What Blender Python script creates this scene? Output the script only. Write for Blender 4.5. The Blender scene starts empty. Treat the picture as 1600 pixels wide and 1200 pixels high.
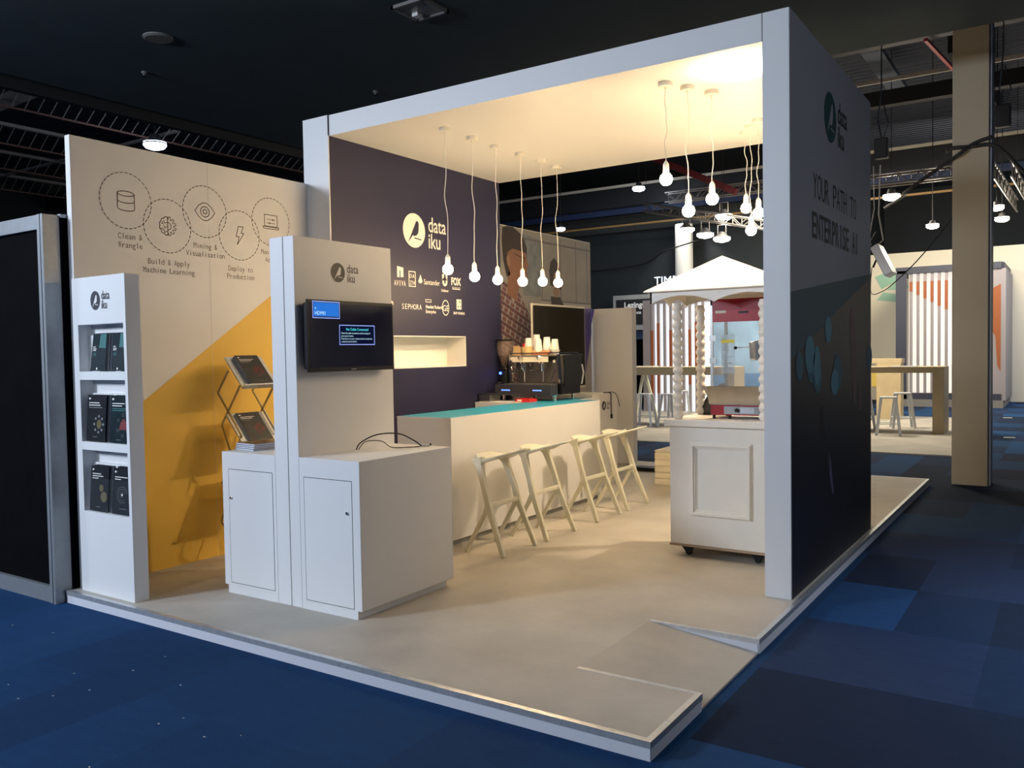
import bpy, bmesh, math, random
from mathutils import Vector, Matrix
from math import sin, cos, pi, radians
random.seed(4)
S = bpy.context.scene
COL = S.collection

# ------------------------------------------------------------------ camera
yaw, pit, rol, FPX = 0.5849, -0.037, -0.0165, 1323.9
fw = Vector((-sin(yaw)*cos(pit), cos(yaw)*cos(pit), sin(pit)))
r0 = Vector((cos(yaw), sin(yaw), 0)); u0 = r0.cross(fw)
rt = r0*cos(rol)+u0*sin(rol); up = -r0*sin(rol)+u0*cos(rol)
cd = bpy.data.cameras.new('camera'); cam = bpy.data.objects.new('camera', cd); COL.objects.link(cam)
cd.sensor_width = 36; cd.lens = FPX/1600*36; cd.clip_end = 200
M = Matrix((rt, up, -fw)).transposed().to_4x4(); M.translation = Vector((1.5209, -5.5686, 1.6465))
cam.matrix_world = M
S.camera = cam

# ------------------------------------------------------------------ world, exposure, hall fill light
w = bpy.data.worlds.new('world'); S.world = w; w.use_nodes = True
w.node_tree.nodes['Background'].inputs[0].default_value = (.55, .75, 1, 1)
w.node_tree.nodes['Background'].inputs[1].default_value = .03
S.view_settings.view_transform = 'Standard'; S.view_settings.look = 'None'
S.view_settings.exposure = 0; S.view_settings.gamma = 1; S.view_settings.use_curve_mapping = False

def lamp(name, kind, loc, energy, color, size=.3, target=None, spot=None, blend=.3, sy=None):
    l = bpy.data.lights.new(name, kind); l.energy = energy; l.color = color
    if kind == 'AREA':
        l.size = size
        if sy: l.shape = 'RECTANGLE'; l.size_y = sy
    elif kind == 'SPOT':
        l.spot_size = spot; l.spot_blend = blend; l.shadow_soft_size = size
    else: l.shadow_soft_size = size
    o = bpy.data.objects.new(name, l); COL.objects.link(o); o.location = loc
    if target is not None:
        o.rotation_euler = (Vector(target)-Vector(loc)).to_track_quat('-Z', 'Y').to_euler()
    return o
COOL = (.74, .84, 1); WARM = (1, .80, .53); HALLW = (1, .88, .68)
# added fill lights behind and left of the viewer, cooling every front face
lamp('hall_fill_light', 'AREA', (-6.6, -8.6, 4.0), 480, COOL, 1.1, (-3, -1, .8))
lamp('hall_fill_light', 'AREA', (-2.8, -12.0, 4.9), 260, COOL, 1.2, (-.5, 0, 1))
lamp('hall_fill_light', 'AREA', (-9, -6, 4.9), 160, COOL, 1.0, (-4, -3, 0))
# added fill lights over the stands behind, no fixtures
lamp('hall_fill_light', 'AREA', (-4, 13.5, 5.2), 520, HALLW, 1.6, (-3.5, 14.5, 0))
lamp('hall_fill_light', 'AREA', (-.5, 18, 6.0), 380, HALLW, 1.6, (-1.5, 22.5, 1.8))
lamp('hall_fill_light', 'AREA', (4.5, -.5, 4.9), 62, (.86, .9, 1), 1.4, (2, 0, 0))  # added fill for the dim outer wall
lamp('hall_fill_light', 'SPOT', (4.2, .8, 4.9), 1250, (.8, .88, 1), .3, (3.5, .3, 0), radians(82), .8)  # added spot to brighten the right hand carpet
lamp('hall_fill_light', 'AREA', (3.2, 20, 5.2), 250, (.85, .9, 1), 1.6, (2.5, 22, 0))

# ------------------------------------------------------------------ materials
def mat(name, col, rough=.5, metal=0, em=None, es=0, noise=None, bump=None, trans=0, alpha=1, spec=.5, coat=0):
    m = bpy.data.materials.new(name); m.use_nodes = True
    nt = m.node_tree; b = nt.nodes['Principled BSDF']
    b.inputs['Base Color'].default_value = (*col, 1); b.inputs['Roughness'].default_value = rough
    b.inputs['Metallic'].default_value = metal; b.inputs['Specular IOR Level'].default_value = spec
    b.inputs['Transmission Weight'].default_value = trans; b.inputs['Alpha'].default_value = alpha
    b.inputs['Coat Weight'].default_value = coat
    if em: b.inputs['Emission Color'].default_value = (*em, 1); b.inputs['Emission Strength'].default_value = es
    tc = nt.nodes.new('ShaderNodeTexCoord')
    if noise:
        sc, amt, det = noise
        n = nt.nodes.new('ShaderNodeTexNoise'); n.inputs['Scale'].default_value = sc; n.inputs['Detail'].default_value = det
        nt.links.new(tc.outputs['Object'], n.inputs['Vector'])
        mr = nt.nodes.new('ShaderNodeMapRange'); mr.inputs['From Min'].default_value = .3; mr.inputs['From Max'].default_value = .7
        mr.inputs['To Min'].default_value = 1-amt; mr.inputs['To Max'].default_value = 1+amt
        nt.links.new(n.outputs['Fac'], mr.inputs['Value'])
        mx = nt.nodes.new('ShaderNodeVectorMath'); mx.operation = 'SCALE'; mx.inputs[0].default_value = col
        nt.links.new(mr.outputs['Result'], mx.inputs['Scale']); nt.links.new(mx.outputs['Vector'], b.inputs['Base Color'])
    if bump:
        sc, st = bump
        n = nt.nodes.new('ShaderNodeTexNoise'); n.inputs['Scale'].default_value = sc; n.inputs['Detail'].default_value = 4
        nt.links.new(tc.outputs['Object'], n.inputs['Vector'])
        bp = nt.nodes.new('ShaderNodeBump'); bp.inputs['Strength'].default_value = st; bp.inputs['Distance'].default_value = .01
        nt.links.new(n.outputs['Fac'], bp.inputs['Height']); nt.links.new(bp.outputs['Normal'], b.inputs['Normal'])
    return m
WHITE = mat('white_laminate', (.80, .80, .80), .42, noise=(2, .01, 3))
WALLW = mat('white_wall_vinyl', (.78, .77, .76), .55, noise=(1.5, .012, 3))
GAP = mat('dark_joint', (.06, .06, .07), .8)
TEAL = mat('teal_worktop', (.04, .37, .55), .3, noise=(4, .04, 3))
NAVY = mat('navy_vinyl', (.019, .019, .060), .5, noise=(2, .05, 3))
PRINTW = mat('white_print', (.82, .8, .76), .6)
INK = mat('dark_ink', (.035, .035, .05), .6)
INKB = mat('brown_grey_ink', (.13, .10, .07), .6)
YELL = mat('yellow_vinyl', (.80, .50, .075), .55, noise=(2, .02, 3))
VIOL = mat('violet_vinyl', (.08, .06, .30), .55)
ALU = mat('brushed_aluminium', (.62, .64, .66), .34, .65, noise=(30, .1, 4))
TRUSS = mat('dull_truss_metal', (.16, .15, .14), .45, .5)
ALUM = mat('matt_aluminium_frame', (.33, .35, .37), .45, .55, noise=(20, .05, 3))
BLACKP = mat('black_panel', (.003, .003, .004), .9, spec=.05, noise=(5, .2, 3))
BLACK = mat('black_plastic', (.009, .009, .010), .35, spec=.3)
BLKM = mat('black_matt', (.015, .015, .017), .7)
CHROME = mat('chrome', (.75, .74, .72), .12, 1)
STEEL = mat('stainless_steel', (.52, .50, .46), .3, 1, noise=(15, .06, 3))
CREAM = mat('cream_painted_wood', (.80, .77, .70), .4, noise=(6, .02, 3))
STOOLM = mat('cream_plastic_stool', (.73, .71, .57), .38, noise=(8, .02, 2))
PLY = mat('plywood_edge', (.38, .27, .17), .6)
PLASW = mat('white_plastic', (.8, .78, .72), .4)
CORD = mat('white_cord', (.78, .74, .66), .6)
BULB = mat('lit_bulb_glass', (1, .9, .7), .3, em=(1, .70, .375), es=178)
RED = mat('red_enamel', (.33, .014, .02), .35)
REDB = mat('bright_red_plastic', (.7, .02, .02), .4)
PAPER = mat('paper_pages', (.62, .66, .75), .7)
COVER = mat('charcoal_cover', (.018, .02, .024), .3, noise=(12, .2, 3))
COVT = mat('slate_teal_cover', (.014, .026, .032), .3, noise=(9, .25, 3))
TEALP = mat('teal_print', (.03, .16, .16), .5)
REDP = mat('red_print', (.20, .03, .03), .5)
GOLDP = mat('gold_print', (.12, .10, .04), .5)
GREYP = mat('grey_print', (.18, .19, .19), .5)
PINK = mat('pink_paper', (.75, .35, .5), .6)
ACRY = mat('clear_acrylic', (.9, .95, 1), .1, alpha=.008, spec=.1)
GLASS = mat('clear_glass', (.8, .88, .92), .04, alpha=.09)
SCREEN = mat('tv_screen', (.003, .004, .008), .12, spec=.14, em=(.15, .2, .6), es=.012)
SBLUE = mat('screen_blue', (.02, .1, .4), .4, em=(.02, .17, .65), es=.9, spec=0)
SLINE = mat('screen_line', (.3, .4, .8), .4, em=(.25, .36, .9), es=1.0, spec=0)
SCYAN = mat('screen_cyan_text', (.1, .6, .7), .4, em=(.08, .7, .85), es=1.1, spec=0)
SWHT = mat('screen_white_text', (.5, .7, .8), .4, em=(.45, .75, .9), es=1, spec=0)
SDARK = mat('screen_navy_box', (.005, .008, .05), .4, em=(.005, .01, .05), es=.3, spec=0)
GLASSD = mat('dark_reflective_glass', (.03, .028, .022), .06, spec=.7)
CARD = mat('kraft_card', (.62, .42, .2), .7)
ORANGE = mat('orange_wrap', (.75, .28, .12), .6)
CUPW = mat('paper_cup', (.85, .85, .82), .6)
COLM = mat('taupe_column_paint', (.36, .325, .25), .75, noise=(1.2, .05, 4))
DARKW = mat('dark_hall_wall', (.022, .03, .036), .75, noise=(.8, .1, 3))
DARKC = mat('dark_soffit', (.040, .060, .070), .85, noise=(1.2, .1, 4))
BEAM = mat('painted_steel_beam', (.12, .15, .20), .6)
BEAMD = mat('dark_steel_beam', (.009, .010, .013), .6)
BEAML = mat('pale_steel_beam', (.20, .19, .18), .6)
RAIL = mat('galvanised_rail', (.55, .5, .42), .5)
REDPIPE = mat('red_pipe', (.55, .03, .04), .5)
BLUEB = mat('blue_beam', (.015, .03, .09), .6)
CREAMW = mat('cream_hall_wall', (.78, .72, .58), .7)
OAK = mat('light_oak', (.50, .40, .24), .5, noise=(5, .08, 4))
GREYS = mat('grey_slat', (.27, .245, .26), .6)
ORSL = mat('orange_print', (.27, .075, .02), .6)
LIT = mat('backlit_panel', (.6, .6, .58), .5, em=(1, .93, .82), es=.8, noise=(3, .05, 3))
DNAVY = mat('dark_navy_frame', (.03, .035, .06), .5)
METW = mat('white_metal_stool', (.62, .66, .70), .35, .2)
LAMPL = mat('lit_lamp', (1, 1, 1), .4, em=(1, .93, .8), es=14)
LAMPC = mat('lit_lamp_cool', (1, 1, 1), .4, em=(.72, .82, 1), es=9)
SIGNL = mat('lit_sign_letters', (1, 1, 1), .4, em=(.75, .87, 1), es=1.4)
SIGNY = mat('lit_sign_yellow', (1, .6, .1), .4, em=(1, .55, .05), es=1.0)
SKIN = mat('printed_skin', (.30, .15, .095), .6)
SKIN2 = mat('printed_skin_pale', (.36, .22, .15), .6)
HAIR = mat('printed_hair', (.045, .033, .028), .6)
MURG = mat('printed_grey_wall', (.34, .33, .33), .6, noise=(3, .08, 4))
MURD = mat('printed_grey_line', (.17, .17, .18), .6)
MURB = mat('printed_glass_blue', (.22, .26, .30), .6, noise=(6, .25, 4))
MURL = mat('printed_light_grey', (.45, .43, .42), .6)
CUPB = mat('bubble_white_panel', (.7, .7, .7), .5)
WOODW = mat('white_washed_crate_wood', (.76, .70, .56), .6, noise=(9, .06, 4))
BLUED = mat('blue_cabinet_backing', (.05, .17, .38), .6, noise=(5, .2, 3))
MURALD = mat('dark_photo_print', (.014, .015, .024), .45, spec=.3, noise=(1.1, .35, 4))
MTEAL = mat('dull_teal_print', (.085, .135, .14), .6)
MBOK = mat('bokeh_print', (.15, .34, .37), .6)
MBOK2 = mat('faint_bokeh_print', (.08, .19, .22), .6)
MSKIN = mat('shadowed_skin_print', (.26, .15, .13), .6)
MLOGO = mat('dark_teal_print', (.012, .07, .07), .6)
RWALL = mat('shaded_vinyl_outer_wall', (.34, .34, .35), .6, noise=(1.5, .03, 3))  # outer side of the white wall, its shade put into the grey
SPK = mat('speaker_grille', (.16, .14, .12), .7)
FRST = mat('frosted_downlight_glass', (.22, .23, .22), .35, noise=(12, .3, 3))
PLAID = mat('printed_plaid_shirt', (.5, .3, .3), .6)
def plaid(m):
    nt = m.node_tree; b = nt.nodes['Principled BSDF']; tc = nt.nodes.new('ShaderNodeTexCoord')
    sp = nt.nodes.new('ShaderNodeSeparateXYZ'); mp = nt.nodes.new('ShaderNodeMapping'); mp.inputs['Rotation'].default_value = (.35, 0, 0)
    nt.links.new(tc.outputs['Object'], mp.inputs[0]); nt.links.new(mp.outputs[0], sp.inputs[0])
    def band(out, sc, th):
        a = nt.nodes.new('ShaderNodeMath'); a.operation = 'MULTIPLY'; a.inputs[1].default_value = sc; nt.links.new(out, a.inputs[0])
        f = nt.nodes.new('ShaderNodeMath'); f.operation = 'FRACT'; nt.links.new(a.outputs[0], f.inputs[0])
        g = nt.nodes.new('ShaderNodeMath'); g.operation = 'GREATER_THAN'; g.inputs[1].default_value = th; nt.links.new(f.outputs[0], g.inputs[0]); return g.outputs[0]
    def mix(fac, a, bcol):
        mx = nt.nodes.new('ShaderNodeMix'); mx.data_type = 'RGBA'; nt.links.new(fac, mx.inputs[0])
        if isinstance(a, tuple): mx.inputs[6].default_value = a
        else: nt.links.new(a, mx.inputs[6])
        mx.inputs[7].default_value = bcol; return mx.outputs[2]
    c = mix(band(sp.outputs[1], 8.5, .5), (.36, .31, .30, 1), (.22, .085, .085, 1))
    c = mix(band(sp.outputs[2], 8.5, .6), c, (.17, .075, .085, 1))
    c = mix(band(sp.outputs[1], 17, .8), c, (.05, .04, .09, 1))
    c = mix(band(sp.outputs[2], 17, .85), c, (.4, .36, .36, 1))
    nt.links.new(c, b.inputs['Base Color'])
plaid(PLAID)

def carpet_mat():
    m = mat('blue_carpet_tiles', (.01, .04, .13), .95, spec=.15)
    nt = m.node_tree; b = nt.nodes['Principled BSDF']; N = nt.nodes; L = nt.links
    tc = N.new('ShaderNodeTexCoord')
    mp = N.new('ShaderNodeMapping'); mp.inputs['Location'].default_value = (-.11, .05, 0); L.new(tc.outputs['Object'], mp.inputs[0])
    dv = N.new('ShaderNodeVectorMath'); dv.operation = 'DIVIDE'; dv.inputs[1].default_value = (.51, 1.0, 1); L.new(mp.outputs[0], dv.inputs[0])
    fl = N.new('ShaderNodeVectorMath'); fl.operation = 'FLOOR'; L.new(dv.outputs[0], fl.inputs[0])
    wn = N.new('ShaderNodeTexWhiteNoise'); wn.noise_dimensions = '2D'; L.new(fl.outputs[0], wn.inputs['Vector'])
    cr = N.new('ShaderNodeValToRGB'); L.new(wn.outputs['Value'], cr.inputs[0]); cr.color_ramp.interpolation = 'CONSTANT'
    e = cr.color_ramp.elements; e[0].position = 0; e[0].color = (.009, .019, .046, 1); e[1].position = .28; e[1].color = (.010, .040, .105, 1)
    for p, c in ((.52, (.016, .032, .080, 1)), (.68, (.013, .052, .14, 1)), (.88, (.010, .026, .066, 1))):
        k = e.new(p); k.color = c
    # plain blue aisle carpet on the left, patchwork tiles to the right and behind
    sp = N.new('ShaderNodeSeparateXYZ'); L.new(tc.outputs['Object'], sp.inputs[0])
    def gt(o, v):
        g = N.new('ShaderNodeMath'); g.operation = 'GREATER_THAN'; g.inputs[1].default_value = v; L.new(o, g.inputs[0]); return g.outputs[0]
    mxm = N.new('ShaderNodeMath'); mxm.operation = 'MAXIMUM'; L.new(gt(sp.outputs[0], .11), mxm.inputs[0]); L.new(gt(sp.outputs[1], -1.05), mxm.inputs[1])
    mm = N.new('ShaderNodeMath'); mm.operation = 'MULTIPLY_ADD'; mm.inputs[1].default_value = .75; mm.inputs[2].default_value = .25; L.new(mxm.outputs[0], mm.inputs[0])
    mx = N.new('ShaderNodeMix'); mx.data_type = 'RGBA'; mx.inputs[6].default_value = (.007, .040, .118, 1); L.new(mm.outputs[0], mx.inputs[0]); L.new(cr.outputs[0], mx.inputs[7])
    n = N.new('ShaderNodeTexNoise'); n.inputs['Scale'].default_value = 260; n.inputs['Detail'].default_value = 3; L.new(tc.outputs['Object'], n.inputs['Vector'])
    n2 = N.new('ShaderNodeTexNoise'); n2.inputs['Scale'].default_value = 9; n2.inputs['Detail'].default_value = 5
    ms = N.new('ShaderNodeMapping'); ms.inputs['Scale'].default_value = (.8, 2.2, 1); L.new(tc.outputs['Object'], ms.inputs[0]); L.new(ms.outputs[0], n2.inputs['Vector'])
    ad = N.new('ShaderNodeMath'); ad.operation = 'MULTIPLY_ADD'; ad.inputs[1].default_value = 1.5; ad.inputs[2].default_value = .2; L.new(n.outputs['Fac'], ad.inputs[0])
    a2 = N.new('ShaderNodeMath'); a2.operation = 'MULTIPLY_ADD'; a2.inputs[1].default_value = .35; L.new(n2.outputs['Fac'], a2.inputs[0]); L.new(ad.outputs[0], a2.inputs[2])
    sc = N.new('ShaderNodeVectorMath'); sc.operation = 'SCALE'; L.new(mx.outputs[2], sc.inputs[0]); L.new(a2.outputs[0], sc.inputs['Scale'])
    L.new(sc.outputs[0], b.inputs['Base Color'])
    bp = N.new('ShaderNodeBump'); bp.inputs['Strength'].default_value = .5; bp.inputs['Distance'].default_value = .004
    L.new(n.outputs['Fac'], bp.inputs['Height']); L.new(bp.outputs[0], b.inputs['Normal'])
    return m
CARPET = carpet_mat()
def deck_mat():
    m = mat('beige_deck_vinyl', (.4, .36, .3), .6, spec=.3)
    nt = m.node_tree; N = nt.nodes; L = nt.links; b = N['Principled BSDF']; tc = N.new('ShaderNodeTexCoord')
    n = N.new('ShaderNodeTexNoise'); n.inputs['Scale'].default_value = 1.6; n.inputs['Detail'].default_value = 6; n.inputs['Roughness'].default_value = .6
    L.new(tc.outputs['Object'], n.inputs['Vector'])
    cr = N.new('ShaderNodeValToRGB'); e = cr.color_ramp.elements; e[0].position = .33; e[0].color = (.42, .39, .34, 1); e[1].position = .66; e[1].color = (.54, .50, .435, 1)
    L.new(n.outputs['Fac'], cr.inputs[0]); L.new(cr.outputs[0], b.inputs['Base Color'])
    n2 = N.new('ShaderNodeTexNoise'); n2.inputs['Scale'].default_value = 120; L.new(tc.outputs['Object'], n2.inputs['Vector'])
    bp = N.new('ShaderNodeBump'); bp.inputs['Strength'].default_value = .15; bp.inputs['Distance'].default_value = .003
    L.new(n2.outputs['Fac'], bp.inputs['Height']); L.new(bp.outputs[0], b.inputs['Normal'])
    return m
DECK = deck_mat()
def corr_mat(name, col):
    m = mat(name, col, .6)
    nt = m.node_tree; N = nt.nodes; L = nt.links; b = N['Principled BSDF']; tc = N.new('ShaderNodeTexCoord')
    wv = N.new('ShaderNodeTexWave'); wv.bands_direction = 'Y'; wv.inputs['Scale'].default_value = 1.3; L.new(tc.outputs['Object'], wv.inputs[0])
    bp = N.new('ShaderNodeBump'); bp.inputs['Strength'].default_value = 1; bp.inputs['Distance'].default_value = .08
    L.new(wv.outputs['Fac'], bp.inputs['Height']); L.new(bp.outputs[0], b.inputs['Normal'])
    return m
CORR = corr_mat('corrugated_roof_deck', (.045, .055, .085))

# ------------------------------------------------------------------ mesh builder
WLOC = {}
class MB:
    def __init__(s): s.v = []; s.f = []; s.m = []
    def add(s, vs, fs, mi=0):
        o = len(s.v); s.v += [tuple(p) for p in vs]
        for f in fs: s.f.append([i+o for i in f]); s.m.append(mi)
        return s
    def box(s, x0, x1, y0, y1, z0, z1, mi=0):
        v = [(x, y, z) for z in (z0, z1) for y in (y0, y1) for x in (x0, x1)]
        return s.add(v, [(0, 2, 3, 1), (4, 5, 7, 6), (0, 1, 5, 4), (2, 6, 7, 3), (0, 4, 6, 2), (1, 3, 7, 5)], mi)
    def obox(s, c, ax, hs, mi=0):   # oriented box
        c = Vector(c); a = [Vector(q).normalized()*h for q, h in zip(ax, hs)]
        v = [c+a[0]*i+a[1]*j+a[2]*k for k in (-1, 1) for j in (-1, 1) for i in (-1, 1)]
        return s.add(v, [(0, 2, 3, 1), (4, 5, 7, 6), (0, 1, 5, 4), (2, 6, 7, 3), (0, 4, 6, 2), (1, 3, 7, 5)], mi)
    def tube(s, pts, r, n=8, mi=0, caps=True):
        pts = [Vector(p) for p in pts]; rs = r if isinstance(r, (list, tuple)) else [r]*len(pts)
        vs = []; prev = None
        for i, p in enumerate(pts):
            t = (pts[min(i+1, len(pts)-1)]-pts[max(i-1, 0)]).normalized()
            if prev is None:
                a = t.orthogonal().normalized()
            else:
                a = (prev-t*prev.dot(t)); a = a.normalized() if a.length > 1e-6 else t.orthogonal().normalized()
            prev = a; b = t.cross(a)
            for k in range(n): vs.append(p+(a*cos(2*pi*k/n)+b*sin(2*pi*k/n))*rs[i])
        fs = [(i*n+k, i*n+(k+1) % n, (i+1)*n+(k+1) % n, (i+1)*n+k) for i in range(len(pts)-1) for k in range(n)]
        if caps: fs += [tuple(range(n-1, -1, -1)), tuple((len(pts)-1)*n+k for k in range(n))]
        return s.add(vs, fs, mi)
    def bar(s, a, b, wx, wy, mi=0, upv=(0, 0, 1)):
        a = Vector(a); b = Vector(b); t = (b-a).normalized(); u = Vector(upv)
        if abs(t.dot(u)) > .95: u = Vector((0, 1, 0))
        x = t.cross(u).normalized(); y = x.cross(t)
        return s.obox((a+b)/2, (x, y, t), (wx/2, wy/2, (b-a).length/2), mi)
    def lathe(s, prof, c=(0, 0, 0), n=20, mi=0, axis='z'):
        vs = []
        for r, z in prof:
            for k in range(n):
                a = 2*pi*k/n
                if axis == 'z': vs.append((c[0]+r*cos(a), c[1]+r*sin(a), c[2]+z))
                elif axis == 'x': vs.append((c[0]+z, c[1]+r*cos(a), c[2]+r*sin(a)))
                else: vs.append((c[0]+r*sin(a), c[1]+z, c[2]+r*cos(a)))
        m_ = len(prof)
        fs = [(i*n+k, i*n+(k+1) % n, (i+1)*n+(k+1) % n, (i+1)*n+k) for i in range(m_-1) for k in range(n)]
        fs += [tuple(range(n-1, -1, -1)), tuple((m_-1)*n+k for k in range(n))]
        return s.add(vs, fs, mi)
    def sphere(s, c, r, n=20, mi=0):
        k = n//2
        return s.lathe([(max(r*sin(pi*i/k), 1e-4), -r*cos(pi*i/k)) for i in range(k+1)], c, n, mi)
    def prism(s, poly, ax, a, b, mi=0):   # poly in the two other axes (cyclic order), extruded along ax from a to b
        def P(q, d): return {'x': (d, q[0], q[1]), 'y': (q[0], d, q[1]), 'z': (q[0], q[1], d)}[ax]
        n = len(poly)
        fs = [tuple(range(n-1, -1, -1)), tuple(range(n, 2*n))]+[(i, (i+1) % n, n+(i+1) % n, n+i) for i in range(n)]
        return s.add([P(q, a) for q in poly]+[P(q, b) for q in poly], fs, mi)
    def build(s, name, mats, parent=None, smooth=False, bevel=0, seg=2, sub=0):
        if not isinstance(mats, (list, tuple)): mats = [mats]
        off = WLOC.get(parent.name, Vector((0, 0, 0))) if parent else Vector((0, 0, 0))
        me = bpy.data.meshes.new(name); me.from_pydata([tuple(Vector(p)-off) for p in s.v], [], s.f)
        for m in mats: me.materials.append(m)
        me.polygons.foreach_set('material_index', s.m)
        bm = bmesh.new(); bm.from_mesh(me); bmesh.ops.recalc_face_normals(bm, faces=bm.faces)
        bm.to_mesh(me); bm.free()
        if smooth: me.polygons.foreach_set('use_smooth', [True]*len(me.polygons))
        me.update()
        o = bpy.data.objects.new(name, me); COL.objects.link(o)
        if parent: o.parent = parent
        WLOC[o.name] = off
        if bevel:
            md = o.modifiers.new('bevel', 'BEVEL'); md.width = bevel; md.segments = seg; md.limit_method = 'ANGLE'; md.angle_limit = radians(40)
        if sub:
            md = o.modifiers.new('sub', 'SUBSURF'); md.levels = sub; md.render_levels = sub
        return o

def tag(o, label=None, cat=None, group=None, kind=None):
    if label: o['label'] = label
    if cat: o['category'] = cat
    if group: o['group'] = group
    if kind: o['kind'] = kind
    return o
def thing(name, label, cat, loc=(0, 0, 0), group=None):
    o = bpy.data.objects.new(name, None); COL.objects.link(o); o.location = loc; o.empty_display_size = .1
    WLOC[o.name] = Vector(loc)
    return tag(o, label, cat, group)
def struct(name, mb, m, **k):
    o = mb.build(name, m, **k); o['kind'] = 'structure'; return o
def bx(name, x0, x1, y0, y1, z0, z1, m, parent=None, bevel=0, smooth=False):
    return MB().box(x0, x1, y0, y1, z0, z1).build(name, m, parent, bevel=bevel)
def copy_tree(o, parent=None):
    c = o.copy(); COL.objects.link(c)
    if parent: c.parent = parent
    for ch in list(o.children): copy_tree(ch, c)
    return c

# text: real letter outlines, laid on a surface given by origin, right and up vectors
def text_geo(txt, size, mono=None, bold=0, spacing=1, cond=1):
    def one(t):
        cu = bpy.data.curves.new('t', 'FONT'); cu.body = t; cu.size = size; cu.resolution_u = 3; cu.offset = bold*size; cu.space_character = spacing
        ob = bpy.data.objects.new('t', cu); COL.objects.link(ob)
        dg = bpy.context.evaluated_depsgraph_get(); me = bpy.data.meshes.new_from_object(ob.evaluated_get(dg))
        v = [(p.co.x*cond, p.co.y) for p in me.vertices]; f = [tuple(p.vertices) for p in me.polygons]
        bpy.data.objects.remove(ob); bpy.data.curves.remove(cu); bpy.data.meshes.remove(me)
        return v, f
    if not mono: return one(txt)
    V, F = [], []; cache = {}
    for i, ch in enumerate(txt):
        if ch == ' ': continue
        if ch not in cache: cache[ch] = one(ch)
        v, f = cache[ch]
        if not v: continue
        mid = (min(p[0] for p in v)+max(p[0] for p in v))/2; wd = max(p[0] for p in v)-min(p[0] for p in v)
        k = min(1, mono*.86/wd) if wd > 0 else 1
        if wd < mono*.3: k = 1.0
        o = len(V); V += [((p[0]-mid)*k+(i+.5)*mono, p[1]) for p in v]; F += [tuple(j+o for j in q) for q in f]
    return V, F
def put_text(mb, txt, org, right, upv, size, mi=0, align='l', valign=None, **k):
    V, F = text_geo(txt, size, **k)
    if not V: return mb
    w_ = max(p[0] for p in V); mn = min(p[0] for p in V)
    dx = {'l': -mn, 'c': -(w_+mn)/2, 'r': -w_}[align]
    O = Vector(org); R = Vector(right); U_ = Vector(upv)
    return mb.add([O+R*(p[0]+dx)+U_*p[1] for p in V], F, mi)
def poly(mb, pts, org, R, U_, mi=0, lift=0):
    O = Vector(org); R = Vector(R); U_ = Vector(U_); n = R.cross(U_).normalized()*lift
    return mb.add([O+R*p[0]+U_*p[1]+n for p in pts], [tuple(range(len(pts)))], mi)
def ell(cx, cy, rx, ry=None, n=32, a0=0, a1=2*pi, full=True):
    ry = ry or rx
    return [(cx+rx*cos(a0+(a1-a0)*k/(n if full else n-1)), cy+ry*sin(a0+(a1-a0)*k/(n if full else n-1))) for k in range(n)]
def stroke(mb, pts, w_, org, R, U_, mi=0, closed=False, lift=0):
    P = pts+[pts[0]] if closed else pts
    for a, b in zip(P, P[1:]):
        a = Vector(a); b = Vector(b); d = (b-a)
        if d.length < 1e-6: continue
        d.normalize(); n = Vector((-d.y, d.x))*w_/2; e = d*w_*.3
        poly(mb, [a-e-n, b+e-n, b+e+n, a-e+n], org, R, U_, mi, lift)
def dashed(mb, cx, cy, r, w_, org, R, U_, mi=0, n=30):
    for k in range(n):
        stroke(mb, ell(cx, cy, r, n=4, a0=2*pi*k/n, a1=2*pi*(k+.62)/n, full=False), w_, org, R, U_, mi)
BIRD = [(-.62, -.80), (-.20, -.10), (.06, .34), (.14, .52), (.26, .62), (.40, .56), (.44, .42), (.42, .10), (.38, -.12), (.22, -.28), (.02, -.34), (-.14, -.30), (-.38, -.56)]
def logo(mb, org, R, U_, h, mc=0, mb_=1, mt=0, disc=True, tx=1.0, cond=.86):
    """disc with a small bird, and the two-line wordmark to its right; h = disc diameter"""
    r = h/2
    poly(mb, ell(0, 0, r*tx, r, 40), org, R, U_, mc)
    bird = [(x*r*.95*tx, y*r*.95) for x, y in BIRD]
    # split the concave outline into convex fans
    tri = [(0, 1, 12), (1, 11, 12), (1, 10, 11), (1, 9, 10), (1, 8, 9), (1, 7, 8), (1, 2, 7), (2, 6, 7), (2, 3, 6), (3, 5, 6), (3, 4, 5)]
    for t in tri: poly(mb, [bird[i] for i in t], org, R, U_, mb_, .0012)
    stroke(mb, [(r*.02*tx, -r*.43), (r*.62*tx, -r*.49)], r*.07, org, R, U_, mb_, lift=.0012)
    put_text(mb, 'data', Vector(org)+Vector(R)*r*1.32*tx+Vector(U_)*r*.08, R, U_, r*1.27, mt, cond=cond*.94*tx, bold=.008)
    put_text(mb, 'iku', Vector(org)+Vector(R)*r*1.32*tx-Vector(U_)*r*.90, R, U_, r*1.27, mt, cond=cond*.94*tx, bold=.008)

FX = (0, 1, 0); FZ = (0, 0, 1)     # surfaces facing +X: right = +Y
GX = (1, 0, 0)                     # surfaces facing -Y: right = +X
CZ = -.085                         # carpet level, the stand deck is z = 0

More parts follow.
